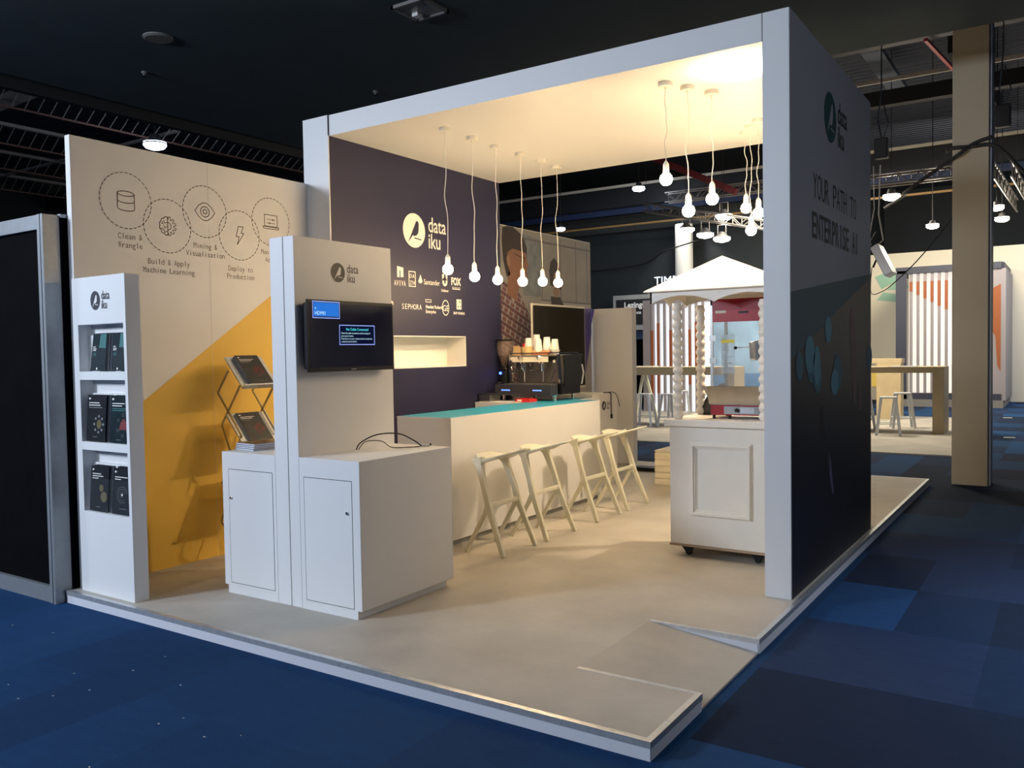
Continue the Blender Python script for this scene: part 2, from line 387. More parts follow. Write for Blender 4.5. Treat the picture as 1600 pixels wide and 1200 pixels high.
# ================================================================== hall shell
struct('floor', MB().box(-26, 12, -14, 38, CZ-.1, CZ), CARPET)
struct('ceiling', MB().box(-8.9, 9, -14, 4.72, 5, 5.25), DARKC)
struct('ceiling', MB().box(-26, 12, -14, 38, 7.6, 7.7), CORR)
struct('wall_back', MB().box(-26, -4.6, 18.9, 19.3, CZ, 7.6), DARKW)
struct('wall_side', MB().box(-4.8, -4.6, 19.3, 30.2, CZ, 7.6), DARKW)
struct('wall_far', MB().box(-4.6, 12, 30, 30.4, CZ, 7.6), DARKW)
struct('wall_left', MB().box(-26.2, -26, -14, 19, CZ, 7.6), DARKW)
# roof steel
tn = [0]
def trim(a, b, wx, wy, m):
    tn[0] += 1
    return struct('trim_%d' % tn[0], MB().bar(a, b, wx, wy), m)
trim((-9.05, -14, 5.05), (-9.05, 5, 5.05), .1, .35, BEAMD)
trim((-26, 9.2, 6.7), (12, 9.2, 6.7), .3, .5, BEAMD)
trim((-26, 12.0, 6.35), (12, 12.0, 6.35), .22, .28, BEAMD)
trim((-26, 16.9, 6.1), (12, 16.9, 6.1), .35, .6, BEAMD)
trim((-26, 12.5, 6.45), (12, 12.3, 6.45), .3, .05, BEAM)
trim((-26, 17.1, 5.75), (12, 17.1, 5.75), .1, .22, BLUEB)
trim((-12.3, 17.3, 5.35), (3, 17.3, 5.35), .05, .05, mat('amber_pipe', (.38, .22, .07), .5))
trim((-26, 11.35, 6.5), (12, 11.25, 6.5), .05, .07, RAIL)
trim((-26, 16.6, 6.35), (12, 16.5, 6.35), .05, .07, RAIL)
trim((-1.55, 8.6, 7.0), (-1.55, 14, 7.0), .35, .1, BEAM)
trim((-.2, 12.2, 7.3), (-.2, 19, 7.3), .5, .5, BEAMD)
trim((-7.75, 15, 6.72), (-5.4, 15, 5.5), .16, .16, mat('dull_red_duct', (.16, .02, .025), .6))
trim((-26, 18.6, 5.6), (-4.7, 18.6, 5.6), .25, .5, mat('dim_grey_duct', (.05, .055, .055), .6))
# pale flat beams on the left, seen at the edge of the soffit
trim((-20.5, 1.95, 6.0), (-11.5, 1.72, 6.0), .32, .08, BEAML)
trim((-20.5, 4.62, 6.0), (-11.6, 4.62, 6.0), .06, .05, BEAML)
# bar joists running away from the viewer, ladder shaped
def joist(x, z, y0, y1, label):
    t = thing('roof_joist', label, 'roof joist', (x, y0, z), 'pale ladder shaped roof joists')
    MB().bar((x, y0, z), (x, y1, z), .09, .06).build('top_chord', BEAML, t)
    MB().bar((x-.45, y0, z-.25), (x-.45, y1, z-.25), .03, .03).build('bottom_chord', mat('reddish_rod', (.12, .06, .05), .7), t)
    m = MB(); y = y0
    while y < y1:
        m.bar((x, y, z-.02), (x-.42, y+.05, z-.24), .014, .010); y += .21
    m.build('web_rungs', BEAML, t)['kind'] = 'stuff'
joist(-12.4, 6.0, 1.3, 9, 'pale roof joist nearest the dark soffit, its rungs fading right')
joist(-14.9, 6.0, 1.8, 9, 'pale roof joist second out from the dark soffit, above the black partition')
joist(-17.1, 6.0, 2.6, 10, 'pale roof joist third out from the soffit, just above the black partition')
joist(-19.4, 6.0, 2.6, 11, 'lowest roof joist seen at the left edge above the partition frame')
# ceiling fittings
t = thing('ceiling_speaker', 'round beige speaker grille set in the dark soffit', 'speaker', (-6.47, -.09, 5))
MB().lathe([(.15, 0), (.15, -.012), (.13, -.02)], (-6.47, -.09, 5), 32).build('ring', BEAML, t)
MB().lathe([(.13, -.012), (.128, -.024)], (-6.47, -.09, 5), 32).build('grille', SPK, t)
t = thing('square_downlight', 'unlit square glass downlight in the dark soffit', 'ceiling light', (-3.75, .75, 5))
m = MB(); a = Matrix.Rotation(0, 3, 'Z')
c0 = Vector((-3.78, .93, 4.985)); h = .20
m.box(c0.x-h, c0.x+h, c0.y-h, c0.y-h+.03, 4.97, 5).box(c0.x-h, c0.x+h, c0.y+h-.03, c0.y+h, 4.97, 5).box(c0.x-h, c0.x-h+.03, c0.y-h, c0.y+h, 4.97, 5).box(c0.x+h-.03, c0.x+h, c0.y-h, c0.y+h, 4.97, 5)
m.build('frame', BEAML, t)
bx('diffuser', c0.x-h+.03, c0.x+h-.03, c0.y-h+.03, c0.y+h-.03, 4.985, 5, FRST, t)
bx('lamp_holder', c0.x-.12, c0.x-.05, c0.y+.02, c0.y+.09, 4.95, 4.985, PLASW, t)
for x, y, l in ((-7.56, .46, 'tiny sprinkler head in the soffit below the round speaker grille'), (-5.9, 2.6, 'tiny sprinkler head in the soffit left of the square downlight')):
    t = thing('sprinkler', l, 'sprinkler', (x, y, 5), 'sprinkler heads in the soffit')
    MB().lathe([(.03, 0), (.03, -.02), (.012, -.025), (.012, -.05)], (x, y, 5), 12).build('rose', BEAML, t)
    MB().lathe([(.028, -.05), (.028, -.055)], (x, y, 5), 12).build('deflector', CHROME, t)

# round high-bay lamps
def bay(loc, r, label, m, e, grp='round high hall lamps', col=COOL, drop=.8):
    t = thing('high_bay_lamp', label, 'hall lamp', loc, grp); x, y, z = loc
    MB().lathe([(.03, r*.9), (r*.4, r*.85), (r*.55, r*.3), (r, .02), (r, 0)], loc, 24).build('housing', BLKM, t, smooth=False)
    MB().lathe([(r*.97, .03), (r*.97, -.02), (r*.8, -r*.32), (r*.4, -r*.45)], loc, 24).build('lens', m, t)
    MB().tube([(x, y, z+r*.8), (x, y, 7.6)], .008, 6).build('hanger', BEAMD, t)
    if e:
        l = lamp('lamp_light', 'POINT', (x, y, z-.12), e, col, .1); l.parent = t; l.location = (0, 0, -.15)
bay((-12, 3.575, 5.42), .2, 'bright round hall lamp above the dashed circle wall', LAMPC, 40)
bay((-8.01, 15, 5.9), .17, 'cool round hall lamp seen under the booth roof, left of the bulbs', LAMPC, 60)
bay((-10.39, 15, 5.06), .13, 'small cool hall lamp above the portrait wall', LAMPC, 25)
bay((-1.542, 13, 4.66), .17, 'bright warm flood lamp right of the booth, under the truss', LAMPL, 110, 'warm hall floods', HALLW, .3)
bay((-.797, 13, 4.0), .12, 'smaller warm flood lamp left of the taupe column', LAMPL, 60, 'warm hall floods', HALLW, .3)
for i, (x, y, z, l) in enumerate(((.12, 13, 4.42, 'topmost'), (.2, 13.4, 4.3, 'second'), (.3, 13, 4.24, 'third'), (.34, 13.8, 4.12, 'lowest'))):
    bay((x, y, z), .13, l+' flood lamp of the cluster right of the taupe column', LAMPL, 25, 'warm hall floods', HALLW, .25)
def flood(x, y, z, label):
    t = thing('truss_flood', label, 'flood lamp', (x, y, z), 'floods hanging from the far truss')
    MB().lathe([(.06, .16), (.1, .1), (.2, .03), (.2, 0)], (x, y, z), 20).build('housing', BLKM, t)
    MB().lathe([(.2, .03), (.2, -.02), (.15, -.06), (.06, -.08)], (x, y, z), 20).build('lens', LAMPL, t)
    MB().tube([(x-.1, y, z+.05), (x-.1, y, z+.32), (x+.1, y, z+.32), (x+.1, y, z+.05)], .01, 6).build('yoke', BEAML, t); MB().tube([(x, y, z+.32), (x, y, 7.6)], .006, 6).build('hanger', BEAMD, t)
    l = lamp('lamp_light', 'POINT', (0, 0, -.18), 25, HALLW, .12); l.parent = t
flood(-6.309, 14, 4.55, 'leftmost of three white floods on the far truss')
flood(-5.826, 14, 4.384, 'middle of three white floods on the far truss')
flood(-5.417, 14, 4.256, 'rightmost of three white floods on the far truss')
flood(-5.366, 14, 4.778, 'white flood above the other three on the far truss')

def truss(a, b, hgt, label, grp='lighting trusses', side=.25):
    a = Vector(a); b = Vector(b); t = thing('lighting_truss', label, 'truss', a, grp)
    d = (b-a); L_ = d.length; d.normalize(); sd = d.cross(Vector((0, 0, 1))).normalized()*side
    z = Vector((0, 0, hgt))
    for o in (Vector(), z, sd, sd+z): MB().tube([a+o, b+o], .022, 6).build('chord', TRUSS, t)
    n = max(2, int(L_/hgt/1.1)); m = MB()
    for k in range(n):
        p = a+d*L_*k/n; q = a+d*L_*(k+1)/n
        for o in (Vector(), sd):
            (m.tube([p+o, q+z+o], .01, 5) if k % 2 else m.tube([p+z+o, q+o], .01, 5))
        m.tube([p, p+z], .01, 5)
    for q in (a, b): MB().tube([q+z, Vector((q.x, q.y, 7.6))], .006, 6).build('suspension_wire', BEAMD, t)
    m.build('lacing', TRUSS, t)['kind'] = 'stuff'
truss((-7.4, 14.1, 5.1), (-4.3, 14.1, 4.35), .2, 'far lighting truss sloping behind the hanging bulbs')
truss((-7.6, 16, 5.6), (-4.0, 16, 5.6), .25, 'short dark truss high behind the three right pendants')
truss((-2.6, 12.1, 4.72), (-.15, 12.1, 4.72), .2, 'long lighting truss between booth wall and taupe column')
truss((.40, 10.9, 4.45), (.52, 15.4, 4.45), .26, 'short truss running away right of the taupe column')
# hoists, rods, speaker panel
def hoist(x, y, z, label):
    t = thing('chain_hoist', label, 'hoist', (x, y, z), 'chain hoists under the roof')
    bx('body', x-.1, x+.1, y-.08, y+.08, z, z+.32, BLKM, t, .02)
    MB().tube([(x, y, z+.32), (x-.05, y, z+.6), (x, y, z+1.1), (x, y, 7.6)], .012, 6).build('chain', CHROME, t)
    MB().tube([(x+.03, y, z+.32), (x+.1, y, z+.55), (x+.02, y, z+.9)], .01, 6).build('hook', CHROME, t)
hoist(-1.03, 9, 4.62, 'black chain hoist right of the booth wall top')
hoist(.64, 9, 4.85, 'black chain hoist right of the taupe column')
trim((-.40, 9.0, 6.35), (-.2, 10.9, 6.35), .05, .05, REDPIPE)
t = thing('hanging_panel', 'white tilted panel hanging beside the booth wall', 'panel', (-1.2, 10, 3.0))
MB().obox((-1.17, 10, 3.1), ((.86, 0, .5), (0, 1, 0), (-.42, 0, .9)), (.07, .25, .27)).build('panel', METW, t, bevel=.01)
MB().tube([(-1.3, 10, 3.35), (-1.18, 10, 3.45), (-1.25, 10, 3.9), (-1.22, 10, 4.72)], .012, 6).build('hanging_cable', RAIL, t)
MB().tube([(-1.32, 10, 3.2), (-1.4, 10, 3.5), (-1.32, 10, 4.0), (-1.33, 10, 4.72)], .01, 6).build('hanging_cable', RAIL, t)
MB().tube([(-1.34, 10, 3.0), (-1.25, 10.0, 3.22), (-1.4, 10, 3.4), (-1.28, 10, 3.6)], .02, 6).build('clamp', BLKM, t)

# ------------------------------------------------------------------ taupe column with cables
t = thing('square_column', 'tall taupe square column on the blue carpet at right', 'column', (.47, 6.4, CZ))
bx('shaft', .27, .665, 6.2, 6.6, CZ, 7.6, COLM, t, .01)
bx('corner_strip', .665, .69, 6.24, 6.56, CZ, 7.6, mat('cool_grey_strip', (.3, .33, .4), .5), t)
def cable(name, pts, r, m, label, grp=None, n=6, smooth=5):
    P = [Vector(p) for p in pts]; out = []
    for i in range(len(P)-1):
        p0 = P[max(i-1, 0)]; p1 = P[i]; p2 = P[i+1]; p3 = P[min(i+2, len(P)-1)]
        for k in range(smooth):
            s_ = k/smooth
            out.append(.5*((2*p1)+(-p0+p2)*s_+(2*p0-5*p1+4*p2-p3)*s_*s_+(-p0+3*p1-3*p2+p3)*s_**3))
    out.append(P[-1])
    o = MB().tube(out, r, n).build(name, m, smooth=True)
    return tag(o, label, 'cable', grp)
cable('black_cable', [(-1.5, 12, 4.3), (-.7, 9, 4.0), (-.352, 6.9, 3.72), (.26, 6.17, 3.92), (.5, 6.17, 4.08), (.70, 6.18, 4.14)], .022, BLKM, 'thick black cable rising across the taupe column from the left')
cable('black_cable', [(.2, 6.3, 4.05), (.26, 6.17, 4.06), (.48, 6.17, 4.05), (.70, 6.17, 4.04), (.85, 6.1, 3.9), (1.03, 6.05, 3.66), (1.3, 6, 3.4)], .022, BLKM, 'thick black cable level across the taupe column, dropping right')
cable('thin_cable', [(-1.36, 10, 3.0), (-1.3, 9.6, 2.55), (-.95, 8.6, 2.5), (-.66, 8, 2.6), (-.315, 8, 2.95), (.073, 8, 3.46), (.3, 7.2, 3.7), (.45, 6.62, 3.9)], .008, BLKM, 'thin drooping wire between white panel and taupe column')

# ------------------------------------------------------------------ far booths on the right
t = thing('cream_booth_wall', 'long bright cream wall of the booth far behind', 'booth wall', (-1, 24.2, CZ))
bx('panel', -4.6, 6.5, 24.0, 24.15, CZ, 4.62, CREAMW, t)
m = MB(); O = (-4.6, 23.99, 0); R = (1, 0, 0)
GRN = mat('pale_green_print', (.32, .55, .42), .6)
poly(m, [(.75, 3.9), (1.35, 4.15), (1.45, 3.75), (.95, 3.5)], O, R, FZ, 0); poly(m, [(.8, 3.15), (1.5, 3.05), (1.45, 3.3), (1.0, 3.4)], O, R, FZ, 0)
poly(m, [(1.1, 3.45), (1.6, 3.9), (1.75, 3.5)], O, R, FZ, 0)
m.build('green_print', GRN, t)
bx('yellow_print', -3.95, -3.3, 23.97, 23.995, .35, .9, mat('glowing_yellow_print', (.9, .6, .1), .5, em=(1, .7, .15), es=.3), t)  # print given a slight glow of its own
# slatted booth B
def slat_panel(parent, x0, x1, y, z0, z1, n, wid, pattern):
    for k in range(n):
        x = x0+(x1-x0)*(k+.5)/n
        s_ = MB().box(x-wid/2, x+wid/2, y-.05, y+.03, z0, z1).build('slat', GREYS, parent)
        ph = pattern(k/n)
        if ph:
            m = MB()
            for a, b in ph: m.box(x-wid/2-.003, x+wid/2+.003, y-.056, y+.032, z0+(z1-z0)*a, z0+(z1-z0)*b)
            m.build('orange_print', ORSL, s_)
t = thing('slatted_booth', 'backlit slatted booth with dark frame behind the right hand table', 'booth', (-1.3, 21, CZ))
bx('plinth', -2.75, -.05, 20.95, 25, CZ, .12, BEAML, t)
bx('bottom_rail', -2.7, -.1, 21.0, 21.12, .12, .30, DNAVY, t)
bx('top_rail', -2.75, -.1, 21.0, 21.15, 3.72, 3.9, DNAVY, t)
bx('left_post', -2.75, -2.47, 21.0, 21.12, .12, 3.8, DNAVY, t)
bx('roof', -2.75, -.05, 21.15, 24.0, 3.72, 3.9, DNAVY, t)
bx('light_box', -2.45, -.42, 21.3, 21.4, .3, 3.72, LIT, t)
slat_panel(t, -2.45, -.45, 21.1, .3, 3.72, 11, .072, lambda u: [(.85-u*.7*.5, .93)]+([(.05+u*.1, .1+u*.25)] if u > .3 else []) + ([(.42-u*.1, .62)] if u > .85 else []))
bx('end_panel', -.42, -.06, 21.05, 21.25, .12, 3.72, GREYS, t)
m = MB(); O = (-.42, 21.04, 0)
poly(m, [(.12, 3.2), (.3, 3.3), (.3, .9), (.22, 1.1), (.17, 1.9), (.05, 2.1), (.03, 2.55), (.1, 2.7)], O, GX, FZ); m.build('orange_print', ORSL, t)
bx('side_panel', -.06, .0, 21.05, 24, .12, 3.72, GREYS, t)
t = thing('booth_fin_panel', 'tall narrow grey and orange panel behind the slatted booth', 'panel', (-.0, 29, CZ))
bx('panel', .02, .32, 26.0, 26.1, CZ, 3.95, GREYS, t); bx('orange_print', .24, .325, 25.98, 26.11, .7, 3.5, ORSL, t); bx('plinth', -.2, .5, 25.9, 29, CZ, .02, BEAML, t)
# slatted booth A (through the popcorn cart)
t = thing('slatted_booth', 'backlit slatted booth with red brown slats seen through the popcorn cart', 'booth', (-7.5, 16.6, CZ))
bx('light_box', -8.35, -6.72, 16.7, 16.8, CZ, 2.95, mat('backlit_print', (.8, .85, .9), .5, em=(.92, .95, 1), es=.8, noise=(2.5, .28, 5)), t)
bx('top_rail', -8.4, -6.70, 16.5, 16.85, 2.95, 3.08, GREYS, t)
for k in range(9):
    x = -8.33+k*.185
    s_ = bx('slat', x-.03, x+.03, 16.45, 16.53, CZ, 2.95, GREYS, t)
    if k % 3 != 2: bx('orange_print', x-.033, x+.033, 16.444, 16.5, .2+.25*(k % 4), 2.2+.2*(k % 3), ORSL, s_)
bx('end_panel', -8.6, -8.38, 16.45, 16.8, CZ, 3.05, GREYS, t)
# exhibition carpet of booth behind
tag(bx('booth_floor', -9.5, -.04, 9.15, 17.0, CZ, CZ+.02, mat('grey_oak_floor', (.40, .37, .32), .6, noise=(1.5, .15, 5))), 'grey oak floor area of the booth behind', 'booth floor')
# sign board, door, lit sign, white column
t = thing('direction_sign', 'dark overhead board reading Lezingenzaal with white arrows', 'sign', (-9, 18.3, 2.3))
bx('frame', -10.45, -8.3, 18.3, 18.36, 2.28, 3.36, mat('pale_frame', (.42, .44, .44), .6), t)
bx('wall_fixing', -9.5, -9.4, 18.36, 18.9, 2.9, 3.0, BLKM, t)
bx('board', -10.33, -8.3, 18.27, 18.31, 2.44, 3.22, mat('sign_black', (.018, .02, .022), .5), t)
m = MB(); put_text(m, 'Lezingenzaal', (-10.05, 18.262, 2.97), GX, FZ, .24, bold=.03)
put_text(m, 'Entrance', (-9.98, 18.262, 2.77), GX, FZ, .14, bold=.02); put_text(m, 'Premium', (-9.2, 18.262, 2.77), GX, FZ, .14, bold=.02); put_text(m, 'e', (-10.2, 18.262, 2.77), GX, FZ, .14, bold=.02)
for x in (-10.28, -9.72, -8.98):
    poly(m, [(-.03, .22), (-.03, .1), (.03, .1), (.03, .22)], (x, 18.262, 2.44), GX, FZ); poly(m, [(-.08, .1), (0, .0), (.08, .1)], (x, 18.262, 2.45), GX, FZ)
m.build('lettering', mat('glowing_sign_white', (.85, .85, .85), .5, em=(1, 1, 1), es=.12), t)  # painted letters given a slight glow
m = MB().box(-10.6, -8.3, 18.6, 18.9, 2.0, 2.25).box(-10.6, -10.5, 18.6, 18.9, CZ, 2.0)
struct('door_1', m, mat('dim_blue_door_frame', (.05, .09, .16), .5))
struct('door_2', MB().box(-10.5, -8.3, 18.8, 18.9, CZ, 2.0), BLACKP)  # black sheet standing in for the dark door opening
t = thing('illuminated_sign', 'glowing white TIME sign with yellow mark on the dark wall', 'sign', (-9.2, 18.85, 3.6))
MB().box(-9.2, -9.1, 18.82, 18.9, 3.7, 3.8).build('wall_fixing', BLKM, t)
m = MB(); put_text(m, 'TIME', (-9.28, 18.80, 3.66), GX, FZ, .36, bold=.0, cond=1.0); m.build('letters', SIGNL, t)
m = MB(); poly(m, [(.0, .3), (.42, .36), (.2, .0)], (-8.45, 18.80, 3.68), GX, FZ); poly(m, [(.18, .36), (.62, .40), (.45, .12)], (-8.45, 18.80, 3.68), GX, FZ); m.build('yellow_mark', SIGNY, t)
t = thing('white_round_column', 'brightly lit white column behind the popcorn cart roof', 'column', (-8.15, 18.2, CZ))
MB().lathe([(.26, 0), (.26, 5.4)], (-8.02, 18.1, CZ), 24).build('shaft', mat('white_column_paint', (.85, .85, .82), .6, ), t, smooth=False)
lamp('column_spot', 'SPOT', (-7.9, 17.4, 5.6), 120, (1, .95, .85), .1, (-8.02, 18.1, 4.4), radians(80))  # spot aimed down at the column, no fixture
cable('thin_cable', [(-11.5, 18.6, 4.2), (-9.5, 18.5, 4.3), (-8.4, 17.7, 4.55), (-6.5, 17.5, 4.9)], .02, BLKM, 'black cable crossing the dark hall wall above the TIME sign')

# ------------------------------------------------------------------ background tables and metal stools
t = thing('high_table', 'light oak high table with slab legs right of the booth wall', 'table', (-1.4, 12.6, CZ))
bx('tabletop', -3.6, -.54, 12.57, 13.35, 1.12, 1.24, OAK, t, .005)
bx('leg', -.74, -.54, 12.57, 13.35, CZ, 1.12, OAK, t, .005)
bx('leg', -3.6, -3.4, 12.57, 13.35, CZ, 1.12, OAK, t, .005)
t = thing('high_table', 'second light oak high table behind the first, right of booth', 'table', (-2, 16.2, CZ))
bx('tabletop', -4.6, -1.8, 15.9, 16.3, 1.25, 1.36, OAK, t, .005)
bx('leg', -2.35, -1.82, 15.9, 16.3, CZ, 1.25, OAK, t, .005); bx('leg', -4.6, -4.3, 15.9, 16.3, CZ, 1.25, OAK, t, .005)
t = thing('high_table', 'long light oak high table seen between bar end and popcorn cart', 'table', (-6, 12.5, CZ))
bx('tabletop', -8.6, -4.6, 12.4, 13.1, 1.08, 1.26, OAK, t, .005)
bx('leg', -8.6, -8.4, 12.4, 13.1, CZ, 1.08, OAK, t, .005); bx('leg', -4.8, -4.6, 12.4, 13.1, CZ, 1.08, OAK, t, .005)
bx('paper_sheet', 0, .5, 0, .3, 0, .01, PAPER).location = (-1.55, 12.7, 1.24)
o = bpy.data.objects['paper_sheet']; tag(o, 'loose white papers lying on the right oak high table', 'papers')
def metal_stool(loc, rz, label):
    t = bpy.data.objects.new('metal_bar_stool', None); COL.objects.link(t); tag(t, label, 'bar stool', 'white metal stools of the booth behind'); WLOC[t.name] = Vector()
    H_ = .74
    MB().box(-.15, .15, -.15, .15, H_-.03, H_).build('seat', METW, t, bevel=.008)
    for sx in (-1, 1):
        for sy in (-1, 1):
            MB().bar((sx*.13, sy*.13, H_-.03), (sx*.21, sy*.21, 0), .05, .03).build('leg', METW, t)
    m = MB(); q = .185
    for a, b in (((-q, -q), (q, -q)), ((q, -q), (q, q)), ((q, q), (-q, q)), ((-q, q), (-q, -q))): m.tube([(*a, .22), (*b, .22)], .009, 6)
    m.build('foot_ring', METW, t)
    t.location = loc; t.rotation_euler.z = rz
    return t
ms = metal_stool((-1.45, 13.05-.95, CZ+.02), .15, 'nearest white metal stool at the right oak table')
def cp(src, loc, rz, label):
    c = copy_tree(src); c.location = loc; c.rotation_euler.z = rz; c['label'] = label; return c
cp(ms, (-1.45, 13.75, CZ+.02), .3, 'white metal stool directly behind the nearest one, right oak table')
cp(ms, (-2.1, 12.9, CZ+.02), -.1, 'white metal stool half hidden by the booth wall, right oak table')
cp(ms, (-6.55, 12.05, CZ+.02), .1, 'white metal stool in front of the long oak table, nearest the bar end')
cp(ms, (-7.25, 12.4, CZ+.02), .2, 'white metal stool at the far left under the long oak table')
cp(ms, (-5.95, 12.1, CZ+.02), -.2, 'white metal stool just left of the turned cart post')
cp(ms, (-6.3, 13.6, CZ+.02), .4, 'white metal stool behind the long oak table near the cart post')
t = thing('cream_bar_chair', 'cream angular stool standing behind the long oak table', 'bar stool', (-7.6, 14.2, CZ))
bx('seat', -7.95, -7.2, 14.0, 14.4, 1.2, 1.25, STOOLM, t, .02)
for dx in (-.1, .15):
    MB().bar((-7.55, 14.2, 1.2), (-7.55+dx*2.4, 14.2, CZ+.02), .06, .05).build('leg', STOOLM, t)

# ------------------------------------------------------------------ left neighbour partition
t = thing('black_partition', 'black fabric partition with aluminium frame beside the brochure tower', 'partition', (-5, -2.36, CZ))
bx('fabric_panel', -6.6, -4.55, -2.37, -2.33, CZ+.11, 2.58, BLACKP, t)
bx('top_rail', -6.6, -4.50, -2.40, -2.30, 2.57, 2.67, ALUM, t)
bx('bottom_rail', -6.6, -4.50, -2.40, -2.30, CZ, CZ+.115, ALUM, t)
m = MB().box(-4.55, -4.515, -2.41, -2.29, CZ, 2.67).box(-4.505, -4.475, -2.41, -2.29, CZ, 2.67)
m.build('corner_post', ALUM, t)
bx('shadow_strip', -4.52, -4.50, -2.40, -2.30, CZ, 2.67, BLACKP, t)
t = thing('black_partition', 'black return panel between partition post and stand wall', 'partition', (-4.47, -2.3, CZ))
bx('fabric_panel', -4.5, -4.47, -2.29, 2, CZ, 2.655, BLACKP, t); bx('rail', -4.5, -4.46, -2.29, 2, 2.655, 2.68, ALUM, t)

# ================================================================== the stand: platform
A_, B_, N1, N2, DB, XL = .045, -2.335, -1.746, -.859, 5.957, -4.36
t = thing('exhibition_platform', 'low beige stand platform with aluminium edging and a cut-in ramp', 'platform', (-2, 2, CZ))
m = MB()
RX = -.62    # ramp starts at this x
m.box(XL-.1, RX, B_, DB, CZ, 0).box(RX, A_, B_, N1, CZ, 0).box(RX, A_, N2, DB, CZ, 0)
m.build('deck', DECK, t)
MB().add([(RX, N1, .0), (RX, N2, .0), (A_, N2, CZ+.012), (A_, N1, CZ+.012), (RX, N1, CZ), (RX, N2, CZ), (A_, N2, CZ), (A_, N1, CZ)],
         [(0, 3, 2, 1), (4, 5, 6, 7), (0, 1, 5, 4), (2, 3, 7, 6), (0, 4, 7, 3), (1, 2, 6, 5)]).build('ramp', DECK, t)
FASC = mat('white_fascia', (.68, .69, .74), .5)
m = MB().box(XL-.1, A_+.004, B_-.005, B_, CZ, -.028).box(A_, A_+.005, B_, N1, CZ, -.028).box(A_, A_+.005, N2, DB, CZ, -.028)
m.add([(RX+.1, N2-.003, -.012), (A_, N2-.003, -.026), (A_, N2-.003, CZ+.012)], [(0, 1, 2)])
m.build('fascia', FASC, t)
m = MB(); e = .022
m.box(XL-.1, A_+.008, B_-.009, B_+e, -.002, .002).box(XL-.1, A_+.008, B_-.009, B_-.005, -.028, -.002)
m.box(A_-e, A_+.009, B_+e, N1-e, -.002, .002).box(A_+.005, A_+.009, B_, N1, -.028, -.002)
m.box(A_-e, A_+.009, N2+e, DB-e, -.002, .002).box(A_+.005, A_+.009, N2, DB, -.028, -.002)
m.box(RX, A_+.009, N1-e, N1+.003, -.002, .002)
m.box(RX, A_+.009, N2-.003, N2+e, -.002, .002)
m.box(-3, A_+.009, DB-e, DB+.005, -.002, .002).box(-4.4, A_+.009, DB, DB+.006, CZ, 0)
m.add([(RX, N2-.005, .002), (A_+.009, N2-.005, .002), (A_+.009, N2-.005, -.026), (RX+.3, N2-.005, -.022)], [(0, 1, 2, 3)])
m.build('edge_trim', ALU, t)

# ------------------------------------------------------------------ portal
H, T_, W_, WL, WR, DN, DR = 3.82, .183, 4.432, .321, .175, 2.73, 2.6
NX = -W_+WL      # navy wall face
t = thing('booth_portal', 'large white portal frame with navy logo wall, roof and outer wall greyed for shade', 'booth frame', (-2.2, 0, 0))
# left wall with niche (niche y .72..2.02, z 1.50..1.835, depth .28)
ny0, ny1, nz0, nz1, nd = .45, 2.02, 1.505, 1.835, .27
m = MB(); x0, x1 = -W_, NX
m.box(x0, x1, 0, ny0, 0, H-T_, 1).box(x0, x1, ny1, DN, 0, H-T_, 1).box(x0, x1, ny0, ny1, 0, nz0, 1).box(x0, x1, ny0, ny1, nz1, H-T_, 1)
m.box(x0, x1-nd, ny0, ny1, nz0, nz1, 0)
m.box(x0, x1, -.012, 0, 0, H, 0)
lw = m.build('left_wall', [WHITE, NAVY], t)
NV = mat('niche_white', (.86, .84, .8), .5)
m = MB().box(x1-nd, x1+.001, ny0-.001, ny0+.008, nz0, nz1).box(x1-nd, x1+.001, ny1-.008, ny1+.001, nz0, nz1).box(x1-nd, x1+.001, ny0, ny1, nz0-.001, nz0+.008).box(x1-nd, x1+.001, ny0, ny1, nz1-.008, nz1+.001)
m.box(x1-nd, x1-nd+.006, ny0, ny1, nz0, nz1)
m.build('niche_lining', NV, lw)
m = MB()
O = (NX+.002, 1.167, 2.912)
logo(m, O, FX, FZ, .35, 0, 1, 0)
m.build('logo', [PRINTW, NAVY], lw)
# client marks on the navy wall
m = MB(); X = NX+.002
def T2(txt, y, z, s, **k):
    k['cond'] = k.get('cond', 1)*.9; put_text(m, txt, (X, y, z), FX, FZ, s*.92, 0, 'c', **k)
def RC(y0, y1, z0, z1, mi=0, lift=0): poly(m, [(y0, z0), (y1, z0), (y1, z1), (y0, z1)], (X, 0, 0), FX, FZ, mi, lift)
T2('AVIVA', .93, 2.335, .085, mono=.036, bold=.006)
poly(m, [(.89, 2.42), (.93, 2.42), (.985, 2.425), (.985, 2.52), (.89, 2.53)], (X, 0, 0), FX, FZ); RC(.925, .94, 2.42, 2.49, 1, .001)
stroke(m, [(1.07, 2.34), (1.17, 2.34), (1.17, 2.49), (1.07, 2.49)], .009, (X, 0, 0), FX, FZ, 0, True)
T2('DA', 1.12, 2.425, .062, mono=.042, bold=.006); T2('ZN', 1.12, 2.357, .062, mono=.042, bold=.006)
T2('Santander', 1.44, 2.372, .085, bold=.0, cond=.95)
poly(m, [(1.215, 2.395), (1.235, 2.38), (1.265, 2.38), (1.285, 2.395), (1.255, 2.47)], (X, 0, 0), FX, FZ)
poly(m, ell(1.66, 2.42, .045, .05, 20), (X, 0, 0), FX, FZ); RC(1.615, 1.705, 2.43, 2.50); RC(1.648, 1.672, 2.40, 2.51, 1, .001); T2('Unilever', 1.66, 2.31, .045, bold=.02)
T2('FOX', 1.86, 2.395, .12, bold=.04, cond=.85); RC(1.79, 1.93, 2.345, 2.355); T2('NETWORKS GROUP', 1.86, 2.36, .02)
T2('NP', .76, 2.10, .12, bold=.05)
T2('SEPHORA', 1.11, 2.105, .085, mono=.046)
stroke(m, [(1.33, 2.19), (1.42, 2.19), (1.42, 2.215), (1.33, 2.215)], .006, (X, 0, 0), FX, FZ, 0, True)
